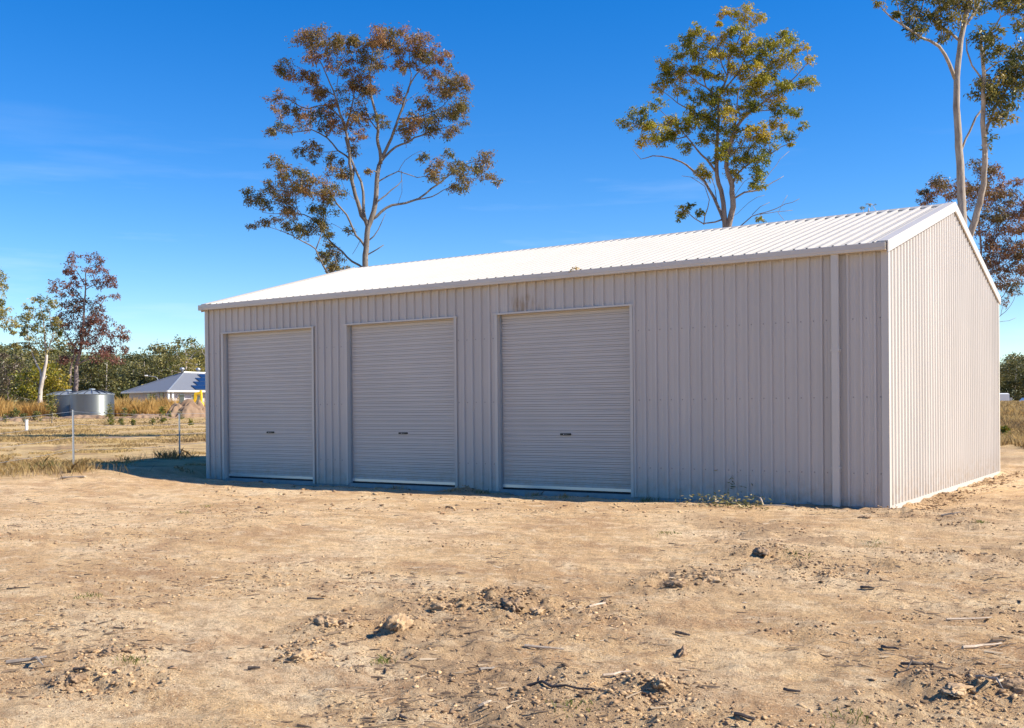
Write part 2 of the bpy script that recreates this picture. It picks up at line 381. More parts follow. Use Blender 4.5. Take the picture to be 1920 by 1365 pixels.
def sheet(mb, u0, u1, lo, hi, fn, breaks=(), **kw):   # fn(u, off, v) -> xyz; lo/hi are functions of u
    p = profile(u0, u1, **kw)
    for b in breaks:
        if u0 < b < u1: p = sorted(p+[(b, float(np.interp(b, [q[0] for q in p], [q[1] for q in p])))])
    vs = []; fs = []
    for i, (u, o) in enumerate(p):
        vs += [fn(u, o, lo(u)), fn(u, o, hi(u))]
        if i: fs.append((2*i-2, 2*i, 2*i+1, 2*i-1))
    mb.add(vs, fs)
PW = 4*PITCHR
def wall_panels(U0, U1, fn, hi, openings=(), breaks=(), lo=-.035, **kw):
    u = U1
    while u > U0+.02:
        a = max(U0, u-PW); mb = MB(); cuts = sorted({a, u}|{e for o in openings for e in o if a < e < u})
        for q0, q1 in zip(cuts[:-1], cuts[1:]):
            inside = any(o[0]-1e-6 <= q0 and q1 <= o[1]+1e-6 for o in openings)
            sheet(mb, q0, q1, (lambda _: DTOP) if inside else (lambda _: lo), hi, fn, breaks, **kw)
        mb.build('wall_panel', M_wall if fn is not front_fn else M_front, shed)
        u = a
def front_fn(u, o, v): return (u, -o, v)
# front wall has a rust-brown water stain above the right door
M_front = mat('cream_painted_steel_front', PAINT, .42, spec=.45, var=.06, vscale=1.2, stretch=(1, 1, .35))
def add_stain(m):
    n, l = m.node_tree.nodes, m.node_tree.links; b = n['Principled BSDF']; src = b.inputs['Base Color'].links[0].from_socket
    t = n.new('ShaderNodeTexCoord'); sx = n.new('ShaderNodeSeparateXYZ'); l.new(t.outputs['Object'], sx.inputs[0])
    def mr(sock, a, c, d, e):
        r = n.new('ShaderNodeMapRange'); r.interpolation_type = 'SMOOTHSTEP'
        for i, v in enumerate((a, c, d, e)): r.inputs[i+1].default_value = v
        l.new(sock, r.inputs[0]); return r.outputs[0]
    def mul(a, c):
        x = n.new('ShaderNodeMath'); x.operation = 'MULTIPLY'; l.new(a, x.inputs[0]); l.new(c, x.inputs[1]); return x.outputs[0]
    p = n.new('ShaderNodeMapping'); p.inputs['Scale'].default_value = (5.2, 1, 1.6); l.new(t.outputs['Object'], p.inputs[0])
    z = n.new('ShaderNodeTexNoise'); z.inputs['Scale'].default_value = 1.7; z.inputs['Detail'].default_value = 6; l.new(p.outputs[0], z.inputs[0])
    f = mul(mul(mr(sx.outputs[0], -6.42, -6.3, 0, 1), mr(sx.outputs[0], -5.5, -6.1, 0, 1)), mul(mr(sx.outputs[2], 3.62, 3.2, .25, 1), mr(z.outputs[0], .38, .62, .08, .75)))
    x = n.new('ShaderNodeMixRGB'); x.inputs[2].default_value = (.30, .20, .10, 1); l.new(f, x.inputs[0]); l.new(src, x.inputs[1]); l.new(x.outputs[0], b.inputs['Base Color'])
add_stain(M_front)
def weather(m):
    n, l = m.node_tree.nodes, m.node_tree.links; b = n['Principled BSDF']; src = b.inputs['Base Color'].links[0].from_socket
    oi = n.new('ShaderNodeObjectInfo'); mr = n.new('ShaderNodeMapRange'); mr.inputs[3].default_value = .955; mr.inputs[4].default_value = 1.03; l.new(oi.outputs['Random'], mr.inputs[0])
    mm = n.new('ShaderNodeMixRGB'); mm.blend_type = 'MULTIPLY'; mm.inputs[0].default_value = 1; l.new(src, mm.inputs[1]); l.new(mr.outputs[0], mm.inputs[2])
    t = n.new('ShaderNodeTexCoord'); sx = n.new('ShaderNodeSeparateXYZ'); l.new(t.outputs['Object'], sx.inputs[0])
    h = n.new('ShaderNodeMapRange'); h.interpolation_type = 'SMOOTHSTEP'; h.inputs[1].default_value = .55; h.inputs[2].default_value = -.05; h.inputs[3].default_value = 0; h.inputs[4].default_value = .8; l.new(sx.outputs[2], h.inputs[0])
    z = n.new('ShaderNodeTexNoise'); z.inputs['Scale'].default_value = 7; z.inputs['Detail'].default_value = 8; z.inputs['Roughness'].default_value = .75; l.new(t.outputs['Object'], z.inputs[0])
    zr = n.new('ShaderNodeMapRange'); zr.inputs[1].default_value = .42; zr.inputs[2].default_value = .7; l.new(z.outputs[0], zr.inputs[0])
    f = n.new('ShaderNodeMath'); f.operation = 'MULTIPLY'; l.new(h.outputs[0], f.inputs[0]); l.new(zr.outputs[0], f.inputs[1])
    d = n.new('ShaderNodeMixRGB'); d.inputs[2].default_value = (.42, .31, .20, 1); l.new(f.outputs[0], d.inputs[0]); l.new(mm.outputs[0], d.inputs[1]); l.new(d.outputs[0], b.inputs['Base Color'])
    p = n.new('ShaderNodeMapping'); p.inputs['Scale'].default_value = (1, 1, .45); l.new(t.outputs['Object'], p.inputs[0])
    w = n.new('ShaderNodeTexNoise'); w.inputs['Scale'].default_value = 2.2; w.inputs['Detail'].default_value = 2; l.new(p.outputs[0], w.inputs[0])
    bu = n.new('ShaderNodeBump'); bu.inputs['Strength'].default_value = .25; bu.inputs['Distance'].default_value = .03; l.new(w.outputs[0], bu.inputs['Height']); l.new(bu.outputs[0], b.inputs['Normal'])
for m_ in (M_wall, M_front, M_door): weather(m_)
wall_panels(-SL, -.02, front_fn, lambda u: SH+.04, DOORS)
gable = lambda u: SH+.03+TANR*min(u, SW-u)
wall_panels(.02, SW, lambda u, o, v: (o, u, v), gable, (), (SW/2,), dp=.023, hb=.033, minor=0)
wall_panels(.0, SW, lambda u, o, v: (-SL-o, u, v), gable, (), (SW/2,))
wall_panels(-SL, 0, lambda u, o, v: (u, SW+o, v), lambda u: SH+.04)
# roof sheets, front and back slopes
RZ0 = 3.695
def roof_fn(side):
    def fn(u, o, v):
        y = -.075+v*(SW/2+.045); z = RZ0+TANR*(y+.075)
        y2 = y if side > 0 else SW-y
        return (u, y2-(o*TANR if side > 0 else -o*TANR), z+o)
    return fn
for side in (1, -1):
    u = .0
    while u > -SL:
        a = max(-SL, u-PW); mb = MB(); sheet(mb, a, u, lambda _: 0., lambda _: 1., roof_fn(side)); mb.build('roof_panel', M_roof, shed); u = a
# ridge capping
zr = RZ0+TANR*(SW/2+.045)+.03
mb = MB(); cap = [(SW/2-.16, zr-.16*TANR), (SW/2-.155, zr-.16*TANR-.018), (SW/2-.15, zr-.15*TANR), (SW/2-.03, zr), (SW/2, zr+.018), (SW/2+.03, zr), (SW/2+.15, zr-.15*TANR), (SW/2+.16, zr-.16*TANR)]
mb.add([(x, y, z) for x in (-SL-.05, .05) for y, z in cap], [(i, i+1, i+9, i+8) for i in range(7)])
mb.build('ridge_cap', M_roof, shed)
# barge boards on both gables
for gx, sg in ((.03, 1), (-SL-.03, -1)):
    for fr in (1, -1):
        mb = MB(); yy = lambda t: (-.11+t*(SW/2+.11)) if fr > 0 else (SW+.11-t*(SW/2+.11))
        zz = lambda t: RZ0+.035+TANR*(t*(SW/2+.11)-.035)
        sec = [(-.14, -.002), (-.14, .012), (.0, .012), (.018, .012), (.018, .002), (.022, -.008), (.022, -.155), (.016, -.163), (.0, -.163), (.0, -.002)]
        mb.prism([(sg*a, c) for a, c in sec], lambda a, c: (gx+a, yy(0), zz(0)+c), lambda a, c: (gx+a, yy(1), zz(1)+c))
        mb.build('barge_board', M_trim, shed)
# gutters front and back
for fr in (1, -1):
    mb = MB(); sec = [(-.03, 3.60), (-.145, 3.595), (-.152, 3.60), (-.155, 3.63), (-.160, 3.635), (-.160, 3.70), (-.155, 3.708), (-.140, 3.708), (-.138, 3.700), (-.148, 3.698), (-.148, 3.607), (-.033, 3.612), (-.033, 3.69), (-.03, 3.69)]
    f = lambda x: (lambda y, z: (x, y if fr > 0 else SW-y, z))
    mb.prism(sec, f(-SL-.09), f(.02))
    for x in (-SL-.09, .019):
        mb.add([(x-.003, *( (q if fr > 0 else SW-q), z)) for q, z in ((-.155, 3.60), (-.03, 3.60), (-.03, 3.70), (-.155, 3.70))], [(0, 1, 2, 3)])
    mb.build('gutter', M_trim, shed)
# corner flashings
def lflash(cx, cy, sx, sy, z1_):
    mb = MB(); a = .105
    sec = [(0, 0), (a, 0), (a, .008), (.006, .006), (.008, a), (0, a)]
    mb.prism([(cx-sx*p, cy+sy*q) for p, q in sec], lambda p, q: (p, q, -.04), lambda p, q: (p, q, z1_)); mb.build('corner_flashing', M_trim, shed)
lflash(.032, -.032, 1, 1, 3.60); lflash(-SL-.032, -.032, -1, 1, 3.60); lflash(.032, SW+.032, 1, -1, 3.60); lflash(-SL-.032, SW+.032, -1, -1, 3.60)
# slab and the apron flashing along the sunny gable
MB().box((-SL+.005, .006, -.4), (-.004, SW-.006, -.006)).build('slab', M_conc, shed)
mb = MB(); mb.add([(.034, .05, -.02), (.034, SW-.05, -.02), (.04, SW-.05, -.10), (.04, .05, -.10), (.004, .05, -.02), (.004, SW-.05, -.02)], [(0, 3, 2, 1), (0, 1, 5, 4)]); mb.build('base_flashing', M_trim, shed)
MB().box((-.003, .02, -.3), (.02, SW-.02, -.045)).build('footing_edge', M_conc, shed)
# downpipe
mb = MB(); dx0, dx1 = -.762, -.652
mb.prism([(dx0+.012, -.115), (dx1-.012, -.115), (dx1, -.103), (dx1, -.047), (dx1-.012, -.035), (dx0+.012, -.035), (dx0, -.047), (dx0, -.103)], lambda x, y: (x, y, -.06), lambda x, y: (x, y, 3.60))
dp = mb.build('downpipe', M_trim, shed)
for z in (.5, 2.2): MB().box((dx0-.012, -.119, z), (dx1+.012, -.036, z+.03)).build('bracket', M_trim, dp)
# doors
PER = .0885
for di, (a, b) in enumerate(DOORS):
    y0 = .085
    mb = MB(); z = .075; prof = []
    while z < DTOP+.03:
        prof += [(z, 0), (z+.046, 0), (z+.049, .013), (z+.054, .013), (z+.057, .002), (z+.077, .002), (z+.080, .013), (z+.0855, .013)]; z += PER
    mb.add([(x, y0+o, zz_) for zz_, o in prof for x in (a+.012, b-.012)], [(2*i, 2*i+1, 2*i+3, 2*i+2) for i in range(len(prof)-1)])
    door = mb.build('roller_door', M_door, shed)
    MB().box((a+.012, y0-.012, .03), (b-.012, y0+.022, .078)).build('bottom_rail', M_alu, door)
    MB().box((a+.012, y0-.002, -.003), (b-.012, y0+.015, .03)).build('rubber_seal', M_rubber, door)
    for gx0, gx1 in ((a+.002, a+.03), (b-.03, b-.002)):
        MB().box((gx0, y0-.022, .0), (gx1, y0-.004, DTOP)).build('door_guide', M_galv, door)
    cx = (a+b)/2+(0, .01, .02)[di]; hz = .972
    mb = MB(); n = 8
    poly = [(cx+s*(.088)+.018*math.cos(t), hz+.018*math.sin(t)) for s, t0 in ((1, -math.pi/2), (-1, math.pi/2)) for t in [t0+math.pi*k/n for k in range(n+1)]]
    mb.prism(poly, lambda x, zz_: (x, y0-.004, zz_), lambda x, zz_: (x, y0-.024, zz_)); h = mb.build('handle', M_black, door)
    mb = MB()
    mb.add([(cx-.034+.008*math.cos(k*math.pi/4), y0-.0255, hz+.008*math.sin(k*math.pi/4)) for k in range(8)], [tuple(range(8))])
    mb.build('logo_mark', M_print, door)
    mb = MB(); rr = random.Random(di)
    for k in range(5): x = cx-.018+k*.012; mb.add([(x, y0-.0255, hz-.006), (x+.008, y0-.0255, hz-.006), (x+.008, y0-.0255, hz+.005), (x, y0-.0255, hz+.005)], [(0, 1, 2, 3)])
    mb.build('name_print', M_printg, door)
    # jambs and head flashing
    for jx, s in ((a, 1), (b, -1)):
        mb = MB(); sec = [(0, .12), (0, -.033), (-.055, -.033), (-.055, -.027), (-.006, -.027), (-.006, .12)]
        mb.prism([(jx+s*p, q) for p, q in sec], lambda x, y: (x, y, -.04), lambda x, y: (x, y, DTOP-.001)); mb.build('door_jamb', M_trim, shed)
    mb = MB(); sec = [(.12, 3.078), (-.036, 3.072), (-.044, 3.068), (-.044, 3.098), (-.036, 3.102), (.004, 3.102), (.12, 3.09)]
    mb.prism(sec, lambda y, z_: (a-.07, y, z_), lambda y, z_: (b+.07, y, z_)); mb.build('door_head_flashing', M_trim, shed)
# dark lining behind the doors so that the shed is a closed shell
MB().box((-SL+.06, .16, .0), (-.06, .18, 3.6)).build('inner_lining', M_dark, shed)
# screws: tiny, many, one part
mb = MB()
def screw(x, y, z, ax):
    r = .0085; k = 6; c, s = np.cos, np.sin
    if ax == 'y': vs = [(x+r*c(2*math.pi*j/k), y-.007, z+r*s(2*math.pi*j/k)) for j in range(k)]+[(x+1.5*r*c(2*math.pi*j/k), y, z+1.5*r*s(2*math.pi*j/k)) for j in range(k)]
    else: vs = [(x+.007, y+r*c(2*math.pi*j/k), z+r*s(2*math.pi*j/k)) for j in range(k)]+[(x, y+1.5*r*c(2*math.pi*j/k), z+1.5*r*s(2*math.pi*j/k)) for j in range(k)]
    mb.add(vs, [tuple(range(k))]+[(j, k+j, k+(j+1) % k, (j+1) % k) for j in range(k)])
for i in range(75):
    x = -(i+.35)*PITCHR-.028
    for z in (.44, 1.535, 2.66):
        if not any(a-.03 < x < b+.03 for a, b in DOORS): screw(x, -.001, z, 'y')
for i in range(48):
    y = (i+.4)*PITCHR
    for z in (.44, 1.535, 2.66): screw(.001, y, z, 'x')
mb.build('wall_screws', M_screw, shed, kind='stuff')
mb = MB()
for i in range(75):
    for t in (.12, .45, .78):
        x = -(i+.42)*PITCHR+ -.02; p = roof_fn(1)(x, .001, t); r = .011
        mb.add([(p[0]+r*math.cos(j*math.pi/3), p[1]+r*math.sin(j*math.pi/3), p[2]+.006+TANR*r*math.sin(j*math.pi/3)) for j in range(6)], [tuple(range(6))])
mb.build('roof_screws', M_screw, shed, kind='stuff')

# ------------------------------------------------------------------ foliage
def leaf_geo(P, L, Wd, droop=.6, up=0., r=rng):
    n = len(P); d = r.normal(size=(n, 3)); d[:, 2] = d[:, 2]*.6-droop*1.3+up; d /= np.linalg.norm(d, axis=1)[:, None]
    w = np.cross(d, r.normal(size=(n, 3))); w /= np.linalg.norm(w, axis=1)[:, None]+1e-9
    l = L*r.uniform(.65, 1.3, n)[:, None]; ww = Wd*r.uniform(.7, 1.3, n)[:, None]*.5
    V = np.stack([P, P+d*l*.45+w*ww, P+d*l, P+d*l*.45-w*ww], 1).reshape(-1, 3)
    return V, np.arange(4*n).reshape(-1, 4)
def crm(pts, step):        # Catmull-Rom resample
    pts = np.asarray(pts, float); P = np.vstack([2*pts[0]-pts[1], pts, 2*pts[-1]-pts[-2]]); out = []
    for i in range(1, len(P)-2):
        n = max(1, int(np.linalg.norm(P[i+1][:3]-P[i][:3])/step))
        for k in range(n):
            t = k/n
            out.append(.5*((2*P[i])+(-P[i-1]+P[i+1])*t+(2*P[i-1]-5*P[i]+4*P[i+1]-P[i+2])*t*t+(-P[i-1]+3*P[i]-3*P[i+1]+P[i+2])*t**3))
    out.append(pts[-1]); return np.array(out)
FH = np.array([FW[0], FW[1], 0]); FH /= np.linalg.norm(FH)
def tree(name, label, cat, D, zoom, limbs, clumps, lm, bm, leaf=(.17, .05), dens=1., spread=.55, seed=1, tint=(.15, .85), toptint=0., bot=None, group=None, droop=.6, depthk=.33, twig=.02, rk=.6, ck=1.32):
    ox, oy, s = zoom; r = np.random.default_rng(seed); limbs = [(a, b*rk, max(c*rk, .008)) for a, b, c in limbs]; clumps = [(a, b, c*ck, d*ck) for a, b, c, d in clumps]
    q = lambda X, Y, dz=0.: at(ox+X/s, oy+Y/s, D+dz)
    mpp = D/FPX/s                       # metres per list unit
    p0 = q(*limbs[0][0][0]); gz = z1(p0[0], p0[1])
    root = empty(name, (p0[0], p0[1], gz), label, cat, group)
    base = np.array([p0[0], p0[1], gz])
    sk = []                              # skeleton samples (X, Y, depth, radius)
    trunk, branch = MB(), MB()
    for li, (pts, r0, r1) in enumerate(limbs):
        pts = np.array(pts, float)
        if li == 0: d0 = 0.; dd = 0.
        else:
            A = np.array(sk); i = np.argmin((A[:, 0]-pts[0, 0])**2+(A[:, 1]-pts[0, 1])**2); d0 = A[i, 2]
            if math.hypot(A[i, 0]-pts[0, 0], A[i, 1]-pts[0, 1])*mpp < 1.2: pts[0] = A[i, :2]
            ln = np.sum(np.hypot(*np.diff(pts, axis=0).T))*mpp; dd = r.uniform(-1, 1)*ln*depthk
        c = crm(np.column_stack([pts, np.zeros(len(pts))]), max(.25/mpp, 12)); n = len(c)
        t = np.linspace(0, 1, n); rad = r0*(1-t)+r1*t
        wob = np.cumsum(r.normal(size=(n, 2))*.026/mpp, axis=0); wob -= np.outer(t, wob[-1])
        if li == 0: wob *= .5
        c[:, :2] += wob; dep = d0+dd*t**1.1
        if li == 0: rad[0] *= 1.25
        P = [q(x, y, dz)-base for (x, y, _), dz in zip(c, dep)]
        (trunk if r0 > .09 else branch).tube(P, rad, 8 if r0 > .09 else 5)
        sk += [(c[i, 0], c[i, 1], dep[i], rad[i]) for i in range(n)]
    A = np.array(sk); LV = []; LT = []
    tops = min(c[1] for c in clumps); bots = max(c[1] for c in clumps)
    for (X, Y, a, b) in clumps:
        am, bm_ = a*mpp, b*mpp
        cost = np.hypot(A[:, 0]-X, (A[:, 1]-Y-b*.3)*.8)+np.maximum(0, Y-A[:, 1])*.6
        i = int(np.argmin(cost)); dz = A[i, 2]+r.normal()*spread*min(1.2, .35+.3*cost[i]*mpp)
        C = q(X, Y, dz)-base; S0 = q(A[i, 0], A[i, 1], A[i, 2])-base
        mid = (C+S0)/2+r.normal(size=3)*.12*np.linalg.norm(C-S0); 
        branch.tube(crm([S0, mid, C-np.array([0, 0, bm_*.3])], .3), np.linspace(min(A[i, 3]*.8, twig*1.5), twig*.4, len(crm([S0, mid, C-np.array([0, 0, bm_*.3])], .3))), 4)
        sr = min(.42*max(am, bm_), .8*min(am, bm_)+.05)
        nsp = max(4, int(2.6*(am*bm_)/(sr*sr)))
        U = r.normal(size=(nsp, 3)); U /= np.linalg.norm(U, axis=1)[:, None]; U *= r.uniform(.25, 1, nsp)[:, None]**.5
        cen = C+RT*(U[:, 0]*am)[:, None]+FH*(U[:, 1]*(am+bm_)*.5)[:, None]+np.array([0, 0, 1.])*(U[:, 2]*bm_)[:, None]
        for k in range(0, nsp, 2): branch.tube([C-np.array([0, 0, bm_*.3]), cen[k]], [twig*.4, twig*.2], 3, False)
        nl = max(12, int(dens*4.4*sr*sr/(leaf[0]*leaf[1])))
        Pq = np.repeat(cen, nl, 0)+r.normal(size=(nsp*nl, 3))*sr*.45*np.array([1, 1, .75])
        V, _ = leaf_geo(Pq, leaf[0], leaf[1], droop, r=r); LV.append(V)
        hh = 1-(Y-tops)/(bots-tops+1e-6)
        ct = r.uniform(*tint)+toptint*(hh-.5)
        LT.append(np.clip(ct+np.repeat(r.normal(size=nsp)*.12, nl)+r.normal(size=nsp*nl)*.14, 0, 1))
    trunk.build('trunk', bm, root, True)
    branch.build('branches', bm, root, True)
    V = np.concatenate(LV); link('crown', npmesh('crown', V, np.arange(len(V)).reshape(-1, 4), lm, np.concatenate(LT)), root)
    return root

# big brown-leaved gum behind the left half of the roof
tree('gum_tree', 'open gum tree with brown-green leaves and forking limbs behind the left half of the roof', 'tree', 42, (430, 30, 2.73), [
    ([(700, 1990), (698, 1500), (700, 1300), (702, 1200), (708, 1120), (712, 1085), (745, 1000), (757, 850), (768, 760)], .30, .15),
    ([(768, 760), (755, 600), (735, 430), (725, 300), (735, 200), (725, 100)], .13, .025),
    ([(768, 760), (810, 660), (850, 520), (900, 400), (950, 300), (1050, 230)], .12, .025),
    ([(768, 760), (830, 690), (950, 630), (1050, 590), (1150, 550)], .09, .02),
    ([(708, 1090), (670, 980), (640, 850), (625, 750), (600, 600), (575, 500), (540, 400), (490, 280), (430, 170)], .16, .02),
    ([(706, 1050), (690, 900), (680, 850), (645, 780), (592, 620)], .11, .06),
    ([(640, 850), (625, 750), (560, 690), (500, 630), (420, 590), (330, 600), (200, 580)], .08, .015),
    ([(585, 560), (480, 460), (390, 480), (300, 430), (220, 400)], .06, .015),
    ([(600, 600), (620, 480), (640, 380), (620, 280)], .07, .015), ([(575, 500), (550, 380), (560, 260)], .05, .012),
    ([(755, 600), (700, 500), (670, 400)], .05, .012), ([(850, 520), (960, 520), (1060, 480), (1150, 400)], .06, .015),
    ([(900, 400), (930, 300), (920, 180), (900, 100)], .05, .012), ([(725, 300), (690, 220), (650, 150)], .04, .012), ([(735, 250), (790, 200), (800, 120)], .04, .012),
    ([(850, 470), (900, 440), (970, 390)], .03, .01), ([(540, 400), (450, 350), (350, 300), (270, 280)], .05, .012),
    ([(742, 1040), (800, 980), (900, 950), (1000, 900), (1090, 830), (1200, 760), (1310, 730)], .10, .02),
    ([(940, 935), (1030, 925), (1090, 890), (1180, 860)], .05, .015), ([(1200, 780), (1290, 800), (1380, 850)], .03, .01),
    ([(765, 980), (830, 890), (882, 845), (880, 790)], .06, .02), ([(768, 830), (870, 795), (930, 815), (1010, 825), (1080, 780)], .05, .015), ([(870, 795), (900, 740), (980, 690)], .02, .006),
    ([(875, 840), (880, 900), (860, 970)], .015, .006), ([(712, 1150), (760, 1090), (800, 1010)], .05, .015),
    ([(700, 1190), (640, 1120), (590, 1020), (540, 960), (490, 890), (400, 830), (300, 790)], .09, .02),
    ([(640, 1120), (560, 1080), (520, 1060)], .02, .008), ([(640, 1160), (630, 1220)], .02, .008),
    ([(692, 1290), (600, 1230), (520, 1150), (440, 1060), (380, 1020), (280, 1020), (170, 1005)], .08, .015),
    ([(690, 1600), (600, 1430), (530, 1330), (470, 1250), (440, 1190), (380, 1150), (290, 1110), (200, 1080)], .12, .015),
    ([(530, 1330), (550, 1260), (510, 1190)], .04, .012), ([(440, 1190), (470, 1100), (490, 1000)], .04, .012), ([(380, 830), (300, 880), (130, 930)], .03, .01),
    ([(705, 1215), (750, 1195), (790, 1172)], .05, .03), ([(625, 760), (570, 790), (530, 800)], .03, .01), ([(560, 690), (470, 700), (400, 660)], .03, .01), ([(690, 1000), (640, 940), (600, 900), (570, 830)], .02, .006)],
    [(400, 140, 70, 50), (490, 112, 80, 36), (570, 135, 50, 40), (640, 165, 40, 55), (740, 95, 60, 40), (800, 110, 55, 35), (790, 200, 80, 55), (730, 240, 55, 45), (920, 95, 50, 26), (990, 135, 70, 40), (1080, 195, 42, 40), (930, 170, 45, 35),
     (1160, 310, 50, 50), (1190, 370, 30, 60), (1080, 350, 55, 45), (1040, 300, 40, 28), (1100, 450, 90, 55), (1170, 540, 40, 45), (1000, 520, 70, 45), (1080, 590, 60, 30), (930, 540, 45, 35), (900, 600, 50, 35), (990, 450, 40, 30), (860, 400, 45, 26), (1195, 470, 20, 40),
     (300, 265, 55, 32), (265, 290, 22, 20), (360, 315, 45, 36), (450, 345, 55, 45), (480, 405, 45, 36), (560, 250, 50, 35), (620, 310, 45, 45), (640, 395, 75, 45), (700, 345, 55, 40), (520, 470, 36, 34), (470, 500, 55, 40), (390, 520, 45, 45), (320, 470, 45, 36), (230, 400, 42, 22), (260, 480, 36, 28), (240, 572, 50, 22), (310, 580, 30, 18), (560, 560, 45, 35), (620, 520, 45, 36), (680, 520, 45, 36), (640, 680, 34, 26), (660, 610, 36, 26), (780, 530, 36, 36), (210, 595, 25, 14), (500, 570, 30, 25),
     (430, 215, 40, 30), (530, 180, 35, 30), (870, 250, 40, 35), (960, 240, 40, 35), (1010, 210, 40, 30), (680, 150, 30, 30),
     (405, 660, 36, 22), (440, 710, 32, 36), (360, 700, 28, 22), (540, 740, 45, 26), (530, 800, 46, 26), (585, 800, 36, 22), (710, 795, 15, 13),
     (240, 770, 32, 40), (300, 810, 46, 36), (350, 835, 65, 46), (230, 880, 46, 36), (120, 930, 50, 32), (180, 965, 36, 28), (340, 920, 75, 55), (440, 885, 65, 46), (520, 905, 55, 42), (320, 980, 65, 36), (480, 1010, 55, 46), (400, 1080, 55, 36), (480, 1090, 45, 46), (330, 1080, 46, 36), (230, 1060, 46, 22), (150, 1072, 45, 14), (95, 915, 22, 26),
     (500, 1200, 50, 36), (540, 1255, 50, 42), (570, 1300, 42, 26), (485, 1235, 30, 26), (612, 1095, 22, 18), (985, 728, 28, 22), (1120, 700, 32, 20), (1060, 780, 46, 36), (1050, 830, 42, 26), (1150, 760, 46, 36), (1200, 800, 55, 36), (1170, 865, 46, 34), (1290, 720, 52, 26), (1300, 790, 46, 32), (1380, 850, 22, 14), (1320, 830, 36, 16)],
    L_olive, M_bark1, (.125, .036), 1.4, seed=4, tint=(.28, .78), toptint=.35)

